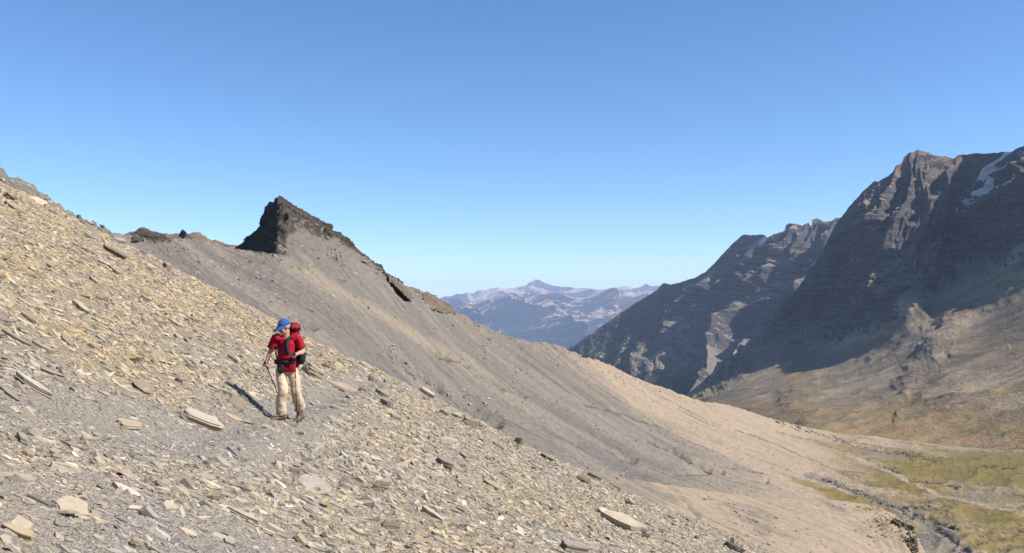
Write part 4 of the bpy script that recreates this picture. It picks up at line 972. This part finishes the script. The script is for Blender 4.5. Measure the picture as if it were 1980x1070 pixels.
M_POLE = mat('black_metal', (.03, .03, .033), 0, 20, .35)
M_POLER = mat('red_metal', (.45, .02, .03), 0, 20, .35)
M_WHITE = mat('white_print', (.75, .72, .70))
M_GOLD = mat('gold_metal', (.75, .50, .18), 0, 20, .3)

def tube_geo(pts, rad, seg=14, up=(0, 1, 0), caps=True):
    """pts (n,3); rad (n,2): half-widths across and along 'up' -> verts, faces"""
    pts = np.asarray(pts, float); n = len(pts); rad = np.asarray(rad, float)
    if rad.ndim == 1: rad = np.stack([rad, rad], 1)
    t = np.gradient(pts, axis=0); t /= np.linalg.norm(t, axis=1)[:, None] + 1e-9
    V, Fc = [], []
    upv = np.asarray(up, float)
    for i in range(n):
        a = np.cross(t[i], upv); a /= np.linalg.norm(a) + 1e-9; b = np.cross(a, t[i])
        for s in range(seg):
            th = 2 * np.pi * s / seg
            V.append(pts[i] + a * rad[i, 0] * np.cos(th) + b * rad[i, 1] * np.sin(th))
    for i in range(n - 1):
        for s in range(seg):
            s2 = (s + 1) % seg
            Fc.append((i * seg + s, i * seg + s2, (i + 1) * seg + s2, (i + 1) * seg + s))
    if caps: Fc.append(tuple(range(seg))[::-1]); Fc.append(tuple((n - 1) * seg + s for s in range(seg)))
    return V, Fc
def ell_geo(c, r, rot=None, nu=16, nv=10):
    V, Fc = [], []; R = rot if rot is not None else np.eye(3)
    for i in range(nv + 1):
        ph = np.pi * i / nv
        for s in range(nu):
            th = 2 * np.pi * s / nu
            p = np.array([np.sin(ph) * np.cos(th), np.sin(ph) * np.sin(th), np.cos(ph)]) * np.asarray(r)
            V.append(np.asarray(c) + R @ p)
    for i in range(nv):
        for s in range(nu):
            Fc.append((i * nu + s, (i + 1) * nu + s, (i + 1) * nu + (s + 1) % nu, i * nu + (s + 1) % nu))
    return V, Fc
class G:
    def __init__(s): s.V, s.F = [], []
    def add(s, g):
        o = len(s.V); s.V += [tuple(v) for v in g[0]]; s.F += [tuple(i + o for i in f) for f in g[1]]; return s
    def tube(s, pts, rad, **k): return s.add(tube_geo(pts, rad, **k))
    def ell(s, c, r, rot=None, **k): return s.add(ell_geo(c, r, rot, **k))
    def build(s, name, m, parent=None, voxel=0, smooth=3, sub=0):
        me = bpy.data.meshes.new(name); me.from_pydata(s.V, [], s.F); me.update()
        bm = bmesh.new(); bm.from_mesh(me); bmesh.ops.remove_doubles(bm, verts=bm.verts, dist=1e-5)
        bmesh.ops.recalc_face_normals(bm, faces=bm.faces); bm.to_mesh(me); bm.free()
        for p in me.polygons: p.use_smooth = True
        o = link(name, me, m, parent)
        if voxel:
            r = o.modifiers.new('join', 'REMESH'); r.mode = 'VOXEL'; r.voxel_size = voxel; r.use_smooth_shade = True
            if smooth:
                q = o.modifiers.new('soften', 'SMOOTH'); q.factor = .5; q.iterations = smooth
        elif sub:
            q = o.modifiers.new('round', 'SUBSURF'); q.levels = q.render_levels = sub
        return o
def rotz(a): c, s = math.cos(a), math.sin(a); return np.array([[c, -s, 0], [s, c, 0], [0, 0, 1.]])
def rotx(a): c, s = math.cos(a), math.sin(a); return np.array([[1, 0, 0], [0, c, -s], [0, s, c]])
# heading: towards the viewer and a little to the picture's left.  columns: his left, his front, up
YAW = math.radians(-34)
LEFT = np.array([math.cos(YAW), math.sin(YAW), 0]); FRONT = np.array([math.sin(YAW), -math.cos(YAW), 0]); UP = np.array([0, 0, 1.])
HY = math.radians(-36); HL = np.array([math.cos(HY), math.sin(HY), 0]); HF0 = np.array([math.sin(HY), -math.cos(HY), 0])
PIT = math.radians(20); HFW = HF0 * math.cos(PIT) - UP * math.sin(PIT); HU = UP * math.cos(PIT) + HF0 * math.sin(PIT)
HEADR = np.stack([HL, HFW, HU], 1)
HC = L(549, 634, .0)
def hp(x, y, z): return HC + (HL * x + HFW * y + HU * z) * 1.05        # head space
TU = np.stack([LEFT, FRONT, UP], 1)
def tp_(c, x=0, y=0, z=0): return np.asarray(c) + LEFT * x + FRONT * y + UP * z
# joints
NECK = L(553, 656, .05); CHEST = L(553, 672, .05); WAIST = L(553, 700, .04); PELV = L(554, 713, .03)
SH_R = L(532, 653, -.02); EL_R = L(523, 681, .02); WR_R = L(515, 703, -.06)
SH_L = L(575, 652, .10); EL_L = L(586, 683, .10); WR_L = L(577, 684, -.08)
HIP_R = L(545, 718, .0); KN_R = L(546, 758, -.16); AN_R = L(543, 801, -.06)
HIP_L = L(565, 717, .06); KN_L = L(572, 755, .04); AN_L = L(580, 791, .30)
b = G()
# skull, jaw, face
b.ell(hp(0, -.012, .035), (.077, .097, .095), HEADR); b.ell(hp(0, .03, -.045), (.058, .062, .068), HEADR); b.ell(hp(0, .062, -.095), (.026, .026, .02), HEADR)
b.tube([hp(0, .084, .025), hp(0, .105, -.012), hp(0, .118, -.036)], [.010, .013, .015], up=HL); b.ell(hp(0, .104, -.037), (.020, .012, .010), HEADR)
for sx in (-1, 1):
    b.ell(hp(.036 * sx, .072, -.028), (.024, .022, .02), HEADR)            # cheek
    b.ell(hp(.033 * sx, .082, .032), (.026, .012, .009), HEADR)            # brow
    b.ell(hp(.079 * sx, -.012, -.005), (.010, .021, .034), HEADR)          # ear
b.ell(hp(0, .092, -.065), (.026, .012, .007), HEADR); b.ell(hp(0, .089, -.077), (.022, .012, .008), HEADR)   # lips
b.tube([hp(0, -.03, -.05), NECK + UP * .02, tp_(NECK, 0, -.01, -.05)], [.056, .06, .075], up=FRONT)
# trunk and limbs, kept slim under the clothes
b.tube([NECK - UP * .03, tp_(CHEST, 0, 0, .06), CHEST, WAIST, PELV], [(.10, .07), (.15, .10), (.15, .105), (.135, .10), (.14, .10)], up=FRONT)
b.tube([SH_R + LEFT * .05, SH_R, EL_R, lerp(EL_R, WR_R, .3), WR_R], [.055, .052, .040, .041, .027], up=FRONT)
b.tube([SH_L - LEFT * .05, SH_L, EL_L, lerp(EL_L, WR_L, .3), WR_L], [.055, .052, .041, .043, .029], up=UP)
for hip, kn, an in ((HIP_R, KN_R, AN_R), (HIP_L, KN_L, AN_L)):
    b.tube([hip, lerp(hip, kn, .5), kn, lerp(kn, an, .35), an], [.075, .068, .052, .050, .036], up=FRONT)
    b.ell(an + FRONT * .05 - UP * .02, (.035, .08, .035), TU)
def hand(wr, fdir, palm_n, thumb_side, curl):
    """palm, four fingers of unequal length curling towards palm_n, and a thumb from the side of the palm"""
    fdir = np.asarray(fdir, float) / np.linalg.norm(fdir); pn = np.asarray(palm_n, float); pn = pn - fdir * pn.dot(fdir); pn /= np.linalg.norm(pn)
    sd = np.cross(pn, fdir); sd *= thumb_side
    R = np.stack([sd, fdir, pn], 1)
    b.tube([wr - fdir * .02, wr + fdir * .03, wr + fdir * .085], [(.026, .020), (.038, .017), (.041, .014)], up=pn)
    for i, (off, ln) in enumerate(((.030, .072), (.010, .080), (-.010, .075), (-.029, .060))):
        p = wr + fdir * .082 + sd * off; pts = [p - fdir * .02]; a = .12 + .06 * i
        for seg_, q in zip((.45, .32, .25), curl):
            a += q; p = p + (fdir * math.cos(a) + pn * math.sin(a)) * ln * seg_; pts.append(p)
        b.tube(pts, [.0098, .0095, .0088, .0072], up=sd, seg=8)
    p = wr + fdir * .022 + sd * .030; d1 = sd * .62 + fdir * .65 + pn * .42; d1 /= np.linalg.norm(d1); d2 = fdir * .75 + pn * .62 + sd * .05; d2 /= np.linalg.norm(d2)
    b.tube([p - sd * .012, p + d1 * .032, p + d1 * .032 + d2 * .032, p + d1 * .032 + d2 * .055], [.0135, .0115, .0105, .008], up=pn, seg=8)
# grips first: the hands close round them
POLE_R0, POLE_R1 = L(513.5, 704, -.10), L(558, 800, .28)
POLE_L0, POLE_L1 = L(569.5, 694, -.17), L(575, 803, -.10)
POLE_R1[2] = Hz(*(POLE_R1[:2] + FOOT[:2])) - FOOT[2]; POLE_L1[2] = Hz(*(POLE_L1[:2] + FOOT[:2])) - FOOT[2]
dR = (POLE_R1 - POLE_R0) / np.linalg.norm(POLE_R1 - POLE_R0); dL = (POLE_L1 - POLE_L0) / np.linalg.norm(POLE_L1 - POLE_L0)
hand(WR_R, L(513, 712, -.13) - WR_R, LEFT * .8 + FRONT * .2, 1, (.75, .9, .7))
hand(WR_L, L(568, 688, -.16) - WR_L, -FRONT * .2 - UP * .75 - LEFT * .35, 1, (.45, .6, .5))
person = b.build('person', M_SKIN, None, voxel=.0052, smooth=3)
person.location = FOOT
tag(person, 'man in red shirt, beige trousers and blue cap walking the scree path with two poles', 'person')

# clothing
g = G(); R5 = lambda *q: [(a, c) for a, c in q]
g.tube([tp_(NECK, 0, -.01, -.012), tp_(NECK, 0, 0, -.05), tp_(CHEST, 0, .0, .055), tp_(CHEST, 0, .012, -.02), tp_(WAIST, 0, .02, .06), tp_(WAIST, 0, .012, 0), tp_(PELV, 0, .005, .02), tp_(PELV, 0, 0, -.055)],
       R5((.075, .07), (.150, .092), (.182, .115), (.180, .126), (.170, .128), (.160, .122), (.180, .138), (.184, .142)), up=FRONT, seg=22)
for sh, s in ((SH_R, -1), (SH_L, 1)):
    g.tube([tp_(NECK, .02 * s, -.015, -.03), lerp(tp_(NECK, .02 * s, -.015, -.03), sh, .55) - UP * .004, sh - UP * .004], [.060, .064, .060], up=FRONT, seg=14)
for sh, el, f, s in ((SH_R, EL_R, .78, -1), (SH_L, EL_L, .74, 1)):
    e = lerp(sh, el, f)
    g.tube([sh - LEFT * s * .085 + UP * .004, sh - UP * .006, lerp(sh, e, .5), lerp(sh, e, .86), e], [.060, .063, .069, .077, .082], up=FRONT if s < 0 else UP, seg=16)
g.tube([lerp(HIP_R, HIP_L, .5) + UP * .02, lerp(HIP_R, HIP_L, .5) - UP * .02], [(.17, .13), (.175, .135)], up=FRONT)
shirt = g.build('shirt', M_SHIRT, person, voxel=.010, smooth=4)
g = G()                                                               # collar flaps
for s in (-1, 1):
    a0 = tp_(NECK, .065 * s, -.02, .015); a1 = tp_(NECK, .062 * s, .05, -.005); a2 = tp_(NECK, .018 * s, .105, -.055); a3 = tp_(NECK, .075 * s, .095, -.07)
    g.tube([a0, a1, lerp(a1, (a2 + a3) / 2, .6), (a2 + a3) / 2], R5((.012, .024), (.012, .028), (.012, .032), (.010, .014)), up=LEFT, seg=8)
g.build('collar', M_SHIRT, shirt, sub=1)
g = G()                                                               # trousers: wide, creased legs
g.tube([tp_(PELV, 0, 0, .05), PELV, tp_(PELV, 0, 0, -.06)], R5((.165, .118), (.176, .128), (.172, .126)), up=FRONT, seg=20)
def leg(hip, kn, an, cuff, fold):
    n = 26; pts, rad = [], []
    q = np.random.default_rng(fold)
    for i in range(n):
        t = i / (n - 1)
        p = lerp(hip, kn, t * 2) if t < .5 else lerp(kn, an, t * 2 - 1)
        p = p + FRONT * .012 * math.sin(t * 9 + fold) + LEFT * .008 * math.sin(t * 13 + fold * 2)
        r = np.interp(t, [0, .2, .5, .8, 1], [.096, .089, .080, .083, cuff])
        pts.append(p); rad.append((r, r * 1.06))
    g.tube(pts, rad, up=FRONT, seg=18)
leg(HIP_R + UP * .02, KN_R, AN_R + UP * .0, .087, 1); leg(HIP_L + UP * .02, KN_L, AN_L + UP * .005, .088, 2)
o = g.build('trousers', M_TROU, person, voxel=.010, smooth=2)
tx = bpy.data.textures.new('creases', 'CLOUDS'); tx.noise_scale = .08; tx.noise_depth = 1
q = o.modifiers.new('creases', 'DISPLACE'); q.texture = tx; q.strength = .019; q.mid_level = .5
tx2 = bpy.data.textures.new('shirt_folds', 'CLOUDS'); tx2.noise_scale = .07; tx2.noise_depth = 2
q = shirt.modifiers.new('folds', 'DISPLACE'); q.texture = tx2; q.strength = .016; q.mid_level = .5
def boot(an, fwd, pitch):
    f = np.asarray(fwd) / np.linalg.norm(fwd); sd = np.cross(f, UP); sd /= np.linalg.norm(sd); f2 = f * math.cos(pitch) - UP * math.sin(pitch); u2 = UP * math.cos(pitch) + f * math.sin(pitch)
    q = lambda x, y, z: an + sd * x + f2 * y + u2 * z
    g = G(); g.tube([q(0, -.01, .06), q(0, -.005, .0), q(0, .0, -.05)], R5((.052, .058), (.050, .062), (.052, .07)), up=f2)
    g.tube([q(0, -.085, -.055), q(0, -.05, -.045), q(0, .04, -.045), q(0, .12, -.058), q(0, .185, -.068), q(0, .20, -.074)], R5((.035, .03), (.045, .042), (.052, .045), (.055, .036), (.045, .025), (.025, .014)), up=u2)
    o = g.build('boot', M_BOOT, person, voxel=.008, smooth=3)
    s = G(); s.tube([q(0, -.095, -.092), q(0, -.04, -.094), q(0, .04, -.094), q(0, .12, -.096), q(0, .185, -.094), q(0, .205, -.090)], R5((.032, .010), (.046, .012), (.047, .011), (.057, .011), (.045, .010), (.02, .008)), up=u2, seg=10)
    s.build('sole', M_SOLE, o, sub=1)
AN_R[2] = .105 + Hz(FOOT[0] + AN_R[0], FOOT[1] + AN_R[1]) - FOOT[2] - .01
boot(AN_R, FRONT + LEFT * -.18, 0.0)
zl = Hz(FOOT[0] + AN_L[0], FOOT[1] + AN_L[1]) - FOOT[2]
AN_L[2] = zl + .125
boot(AN_L, FRONT + LEFT * .25, .22)
# cap
g = G(); nu, rings = 24, []
prof = [(0, .1), (.25, 1.0), (.5, .97), (.75, .80), (.92, .50), (1.0, .05)]
g.ell(hp(0, -.012, .055), (.092, .112, .088), HEADR, nu=24, nv=12)
cap = g.build('cap', M_CAP, person)
bmx = bmesh.new(); bmx.from_mesh(cap.data)                            # cut the crown off along the brow line
bmesh.ops.bisect_plane(bmx, geom=list(bmx.verts) + list(bmx.edges) + list(bmx.faces), plane_co=hp(0, 0, .042), plane_no=(HU * .97 + HFW * -.16), clear_inner=True)
bmx.to_mesh(cap.data); bmx.free()
so = cap.modifiers.new('cloth', 'SOLIDIFY'); so.thickness = .004
g = G(); V, Fc = [], []
for i in range(13):
    a = math.radians(-72 + 144 * i / 12)
    for j in range(5):
        t = j / 4; rx = .090; ln = .085 * math.cos(a * .9) ** .7 * t
        V.append(hp(math.sin(a) * rx * (1 + .12 * t), math.cos(a) * .105 + ln - .012, .052 - .032 * t * math.cos(a) - .018 * abs(math.sin(a)) ** 2 - .012 * t))
for i in range(12):
    for j in range(4): Fc.append((i * 5 + j, (i + 1) * 5 + j, (i + 1) * 5 + j + 1, i * 5 + j + 1))
g.V, g.F = [tuple(v) for v in V], Fc
br = g.build('brim', M_CAP, cap); so = br.modifiers.new('card', 'SOLIDIFY'); so.thickness = .005
g = G(); g.ell(hp(0, -.012, .142), (.009, .009, .005), HEADR); g.build('button', M_CAP, cap)
# round red emblem with a white inner figure on the cap's front
lc = hp(.0, .094, .088); ln_ = HFW * .93 + HU * .36; ln_ /= np.linalg.norm(ln_)
LR = np.stack([HL, np.cross(ln_, HL), ln_], 1)
g = G(); g.ell(lc, (.024, .027, .004), LR, nu=20); lg = g.build('emblem', mat('red_print', (.55, .08, .10)), cap)
g = G(); g.tube([lc + LR @ np.array([math.cos(t) * .012, math.sin(t) * .014, .004]) for t in np.linspace(.7, 5.6, 14)], [.0035] * 14, up=ln_, seg=6)
g.build('emblem_ring', M_WHITE, lg)
g = G(); g.ell(hp(0, -.052, .004), (.078, .058, .055), HEADR)
for s in (-1, 1): g.ell(hp(.074 * s, .012, .012), (.010, .016, .032), HEADR)
g.build('hair', M_HAIR, person, voxel=.007, smooth=2)
for s in (-1, 1):
    g = G(); g.ell(hp(.033 * s, .084, .012), (.011, .008, .007), HEADR, nu=10, nv=8); e = g.build('eye', mat('eye_white', (.6, .57, .53), rough=.3), person)
    g = G(); g.ell(hp(.033 * s, .0905, .011), (.005, .003, .005), HEADR, nu=8, nv=6); g.build('iris', M_BLACK, e)
g = G(); wv_ = (WR_L - EL_L) / np.linalg.norm(WR_L - EL_L); wp = WR_L - wv_ * .035
g.tube([wp - wv_ * .009, wp + wv_ * .009], [.036, .036], up=UP, seg=16); wt = g.build('wristwatch', M_GOLD, person)
g = G(); g.ell(wp + UP * .034 - LEFT * -.0, (.016, .016, .006), nu=14, nv=6); g.build('dial', M_GOLD, wt)

# backpack
BK = tp_(CHEST, -.025, -.195, .0)
g = G(); Z = lambda x, y, z: tp_(BK, x, y, z)
g.tube([Z(0, .05, -.36), Z(0, .03, -.33), Z(0, 0, -.15), Z(0, 0, .08), Z(0, .02, .24), Z(0, .03, .28)], R5((.10, .06), (.125, .10), (.138, .12), (.138, .12), (.128, .11), (.09, .08)), up=FRONT, seg=20)
pack = g.build('backpack', M_PACK, None, voxel=.012, smooth=4); pack.location = FOOT
q = pack.modifiers.new('folds', 'DISPLACE'); q.texture = tx2; q.strength = .03; q.mid_level = .5
tag(pack, 'big red hiking backpack with black straps on the walking man\'s back', 'backpack')
g = G(); g.tube([Z(-.15, .03, .30), Z(-.10, .03, .33), Z(0, .035, .345), Z(.10, .03, .33), Z(.155, .03, .29)], R5((.04, .04), (.115, .06), (.13, .072), (.115, .06), (.04, .04)), up=UP, seg=16)
lid = g.build('lid', M_PACK, pack, voxel=.010, smooth=4); q = lid.modifiers.new('folds', 'DISPLACE'); q.texture = tx2; q.strength = .028; q.mid_level = .5
g = G(); g.tube([Z(.05, .10, .39), Z(.05, .19, .33)], R5((.014, .004), (.014, .004)), up=UP, seg=8); g.build('lid_strap', M_BLACK, lid)
def strap(name, pts, w, m, th=.006):
    g = G(); pts = np.array(pts); t = np.linspace(0, len(pts) - 1, len(pts) * 5); sm = np.stack([np.interp(t, np.arange(len(pts)), pts[:, i]) for i in range(3)], 1)
    for _ in range(3): sm[1:-1] = (sm[:-2] + sm[1:-1] * 2 + sm[2:]) / 4
    c = tp_(CHEST, 0, -.05, 0); c = np.array([c[0], c[1], 0])
    V, Fc = [], []; tg = np.gradient(sm, axis=0)
    for p, d in zip(sm, tg):
        o = p - np.array([c[0], c[1], p[2]]); d = d / np.linalg.norm(d); o = o - d * o.dot(d); o /= np.linalg.norm(o) + 1e-9; s = np.cross(d, o)
        for sx, so_ in ((-1, -.3), (1, -.3), (1, 1), (-1, 1)): V.append(p + s * sx * w + o * so_ * th)
    for i in range(len(sm) - 1):
        for j in range(4): Fc.append((i * 4 + j, i * 4 + (j + 1) % 4, i * 4 + 4 + (j + 1) % 4, i * 4 + 4 + j))
    Fc += [(0, 1, 2, 3), tuple(len(V) - 4 + j for j in (3, 2, 1, 0))]
    g.V, g.F = [tuple(v) for v in V], Fc
    return g.build(name, m, pack)
for s in (-1, 1):
    q = .015 if s < 0 else 0.; e = .88 if s < 0 else 1.
    strap('shoulder_strap', [Z(.085 * s, .10, .16), tp_(NECK, .100 * s, -.07, .005), tp_(NECK, .108 * s * e, .0, .022 + q), tp_(NECK, .112 * s * e, .055 + q, -.008), tp_(CHEST, .120 * s * e, .095 + q * 1.6, .06), tp_(CHEST, .130 * s * e, .107 + q * 1.6, .0), tp_(CHEST, .140 * s * e, .103 + q * 1.6, -.06), tp_(CHEST, .152 * s * e, .085 + q * 1.6, -.11), tp_(CHEST, .174 * s, .03, -.15), tp_(CHEST, .180 * s, -.03, -.17), Z(.13 * s, .10, -.18)], .032, M_BLACK, .007)
strap('chest_strap', [tp_(CHEST, -.12, .165, .0), tp_(CHEST, -.06, .168, -.01), tp_(CHEST, 0, .172, -.012), tp_(CHEST, .06, .168, -.008), tp_(CHEST, .12, .165, .002)], .013, M_BLACK, .010)
strap('hanging_cord', [tp_(CHEST, .0, .18, -.012), tp_(CHEST, -.025, .176, -.05), tp_(CHEST, -.02, .172, -.16)], .004, M_WHITE, .004)
strap('hip_belt', [tp_(WAIST, .17, -.06, .0), tp_(WAIST, .185, .04, .0), tp_(WAIST, .135, .132, -.005), tp_(WAIST, .06, .158, -.012), tp_(WAIST, 0, .163, -.014), tp_(WAIST, -.06, .158, -.012), tp_(WAIST, -.135, .132, -.005), tp_(WAIST, -.185, .04, .0), tp_(WAIST, -.17, -.06, 0)], .030, M_BLACK, .012)
strap('loose_strap', [tp_(WAIST, .20, .0, .10), tp_(WAIST, .225, .01, .02), tp_(WAIST, .24, .02, -.07), tp_(WAIST, .25, .02, -.15)], .009, M_BLACK, .005)
g = G(); g.tube([Z(.19, .0, -.30), Z(.20, .0, -.22), Z(.20, .0, -.08), Z(.19, .0, .0)], R5((.04, .05), (.058, .07), (.055, .07), (.03, .04)), up=FRONT); sp = g.build('side_pocket', M_BLACK, pack, voxel=.012, smooth=3)
g = G(); g.tube([Z(.215, .01, -.10), Z(.225, .0, .02), Z(.22, .0, .06)], [.028, .026, .014], up=FRONT); g.build('bottle_top', M_BLACK, sp, sub=1)
# pouch on the belt, in front
PC = tp_(PELV, .055, .175, .010)
g = G(); g.tube([tp_(PC, 0, 0, -.085), tp_(PC, 0, 0, -.06), tp_(PC, 0, 0, .02), tp_(PC, 0, -.01, .06)], R5((.035, .03), (.062, .042), (.066, .045), (.05, .03)), up=FRONT, seg=12)
pou = g.build('belt_pouch', M_BLACK, None, voxel=.009, smooth=3); pou.location = FOOT; tag(pou, 'black camera pouch hanging from the hip belt in front of the walking man', 'pouch')
g = G(); g.tube([tp_(PC, .022, .045, -.06), tp_(PC, .03, .05, .02)], R5((.016, .006), (.016, .006)), up=FRONT, seg=8); g.build('pouch_flap', M_GREY, pou, sub=1)
# trekking poles
def pole(a, bb, d, label, red, droop):
    root = bpy.data.objects.new('trekking_pole', None); COL.objects.link(root); root.location = Vector(FOOT + bb); tag(root, label, 'trekking pole')
    O = bb; Lp = np.linalg.norm(bb - a); pt = lambda s: a + d * s - O
    g = G(); g.tube([pt(.02), pt(Lp * .36)], [.0085, .0085], seg=10, up=(.3, .2, .1)); 
    g.build('upper_shaft', M_POLER if red else M_POLE, root)
    g = G(); g.tube([pt(Lp * .36 - .01), pt(Lp - .015)], [.0072, .0062], seg=10, up=(.3, .2, .1)); g.build('lower_shaft', M_POLE, root)
    g = G(); g.tube([pt(Lp * .34), pt(Lp * .37)], [.0115, .0115], seg=10, up=(.3, .2, .1)); g.build('clamp', M_WHITE if red else M_POLE, root)
    g = G(); g.tube([pt(-.045), pt(-.035), pt(-.01), pt(.06), pt(.10), pt(.125)], [.012, .019, .017, .0155, .017, .010], seg=12, up=(.3, .2, .1)); gr = g.build('grip', M_BLACK, root, sub=1)
    g = G(); p0 = pt(-.03); lp = [p0 + np.array(q) for q in droop]; g.tube([p0] + lp, [(.010, .003)] * (len(lp) + 1), seg=8, up=FRONT); g.build('wrist_strap', M_BLACK, gr)
    g = G(); g.tube([pt(Lp - .065), pt(Lp - .055), pt(Lp - .045)], [.012, .024, .010], seg=14, up=(.3, .2, .1)); g.build('basket', M_BLACK, root)
    g = G(); g.tube([pt(Lp - .03), pt(Lp + .01)], [.005, .002], seg=8, up=(.3, .2, .1)); g.build('tip', M_GREY, root)
GR = WR_R + (L(513, 712, -.13) - WR_R) / np.linalg.norm(L(513, 712, -.13) - WR_R) * .075 + LEFT * .025
pole(GR - dR * .05, POLE_R1, dR, 'black trekking pole slanting behind the man\'s legs, held low', False, [(-.03, 0, -.04), (-.035, 0, -.10), (-.015, 0, -.17)])
fl = L(568, 688, -.16) - WR_L; fl /= np.linalg.norm(fl)
GL = WR_L + fl * .085 - UP * .03
pole(GL - dL * .03, POLE_L1, (POLE_L1 - GL) / np.linalg.norm(POLE_L1 - GL), 'upright trekking pole with a red upper shaft beside the man\'s leg', True, [(.03, 0, -.03), (.03, 0, -.09), (.0, 0, -.13)])
# ---------------------------------------------------------------- sky, sun, air, camera
w = bpy.data.worlds.new('World'); sc.world = w; w.use_nodes = True
nt = w.node_tree; bg = nt.nodes['Background']
sky = nt.nodes.new('ShaderNodeTexSky'); sky.sky_type = 'NISHITA'; sky.sun_disc = False
sky.sun_elevation = SUN_EL; sky.sun_rotation = math.pi / 2 - SUN_AZ
sky.altitude = 2400; sky.air_density = 1.0; sky.dust_density = .6; sky.ozone_density = 5.0
deep = nt.nodes.new('ShaderNodeHueSaturation'); deep.inputs['Saturation'].default_value = 1.10      # thin, very clear mountain air
nt.links.new(sky.outputs[0], deep.inputs['Color']); nt.links.new(deep.outputs[0], bg.inputs[0]); bg.inputs[1].default_value = SKY_STRENGTH
ld = bpy.data.lights.new('sun', 'SUN'); ld.energy = SUN_STRENGTH; ld.angle = math.radians(.53); ld.color = (1, .95, .88)
sun = bpy.data.objects.new('sun', ld); COL.objects.link(sun)
sdir = Vector((math.cos(SUN_EL) * math.cos(SUN_AZ), math.cos(SUN_EL) * math.sin(SUN_AZ), math.sin(SUN_EL)))
sun.rotation_euler = sdir.to_track_quat('Z', 'Y').to_euler(); sun.location = (60, 0, 60)

# the air between here and the far mountains
hz = NT('haze_air'); hz.t.nodes.remove(hz.b)
pv = hz.n('ShaderNodeVolumePrincipled'); pv.inputs['Color'].default_value = HAZE_COLOR
pv.inputs['Density'].default_value = HAZE_DENSITY; hz.l(pv.outputs[0], hz.out.inputs['Volume'])
x0, x1, y0, y1, z0, z1 = -26000, 26000, -3000, 33000, -1702, 640
vs = [(x, y, z) for z in (z0, z1) for y in (y0, y1) for x in (x0, x1)]
hm = bpy.data.meshes.new('haze'); hm.from_pydata(vs, [], [(0, 2, 3, 1), (4, 5, 7, 6), (0, 1, 5, 4), (2, 6, 7, 3), (0, 4, 6, 2), (1, 3, 7, 5)]); hm.update()
hzo = link('haze', hm, hz.m); tag(hzo, 'thin blue mountain haze filling the air over the valley', 'haze', kind='stuff')

cd = bpy.data.cameras.new('camera'); cam = bpy.data.objects.new('camera', cd); COL.objects.link(cam)
cd.sensor_width = 36; cd.lens = 36 * F / 1980; cam.location = (0, 0, 0); cam.rotation_euler = (math.pi / 2, 0, 0)
cd.shift_y = (CY - 535) / 1980; cd.clip_start = .1; cd.clip_end = 80000
sc.camera = cam
sc.view_settings.view_transform = 'Standard'; sc.view_settings.look = 'None'; sc.view_settings.gamma = 1
sc.view_settings.exposure = EXPOSURE
sc.cycles.volume_bounces = 1; sc.cycles.use_denoising = True
sc.cycles.max_bounces = 6
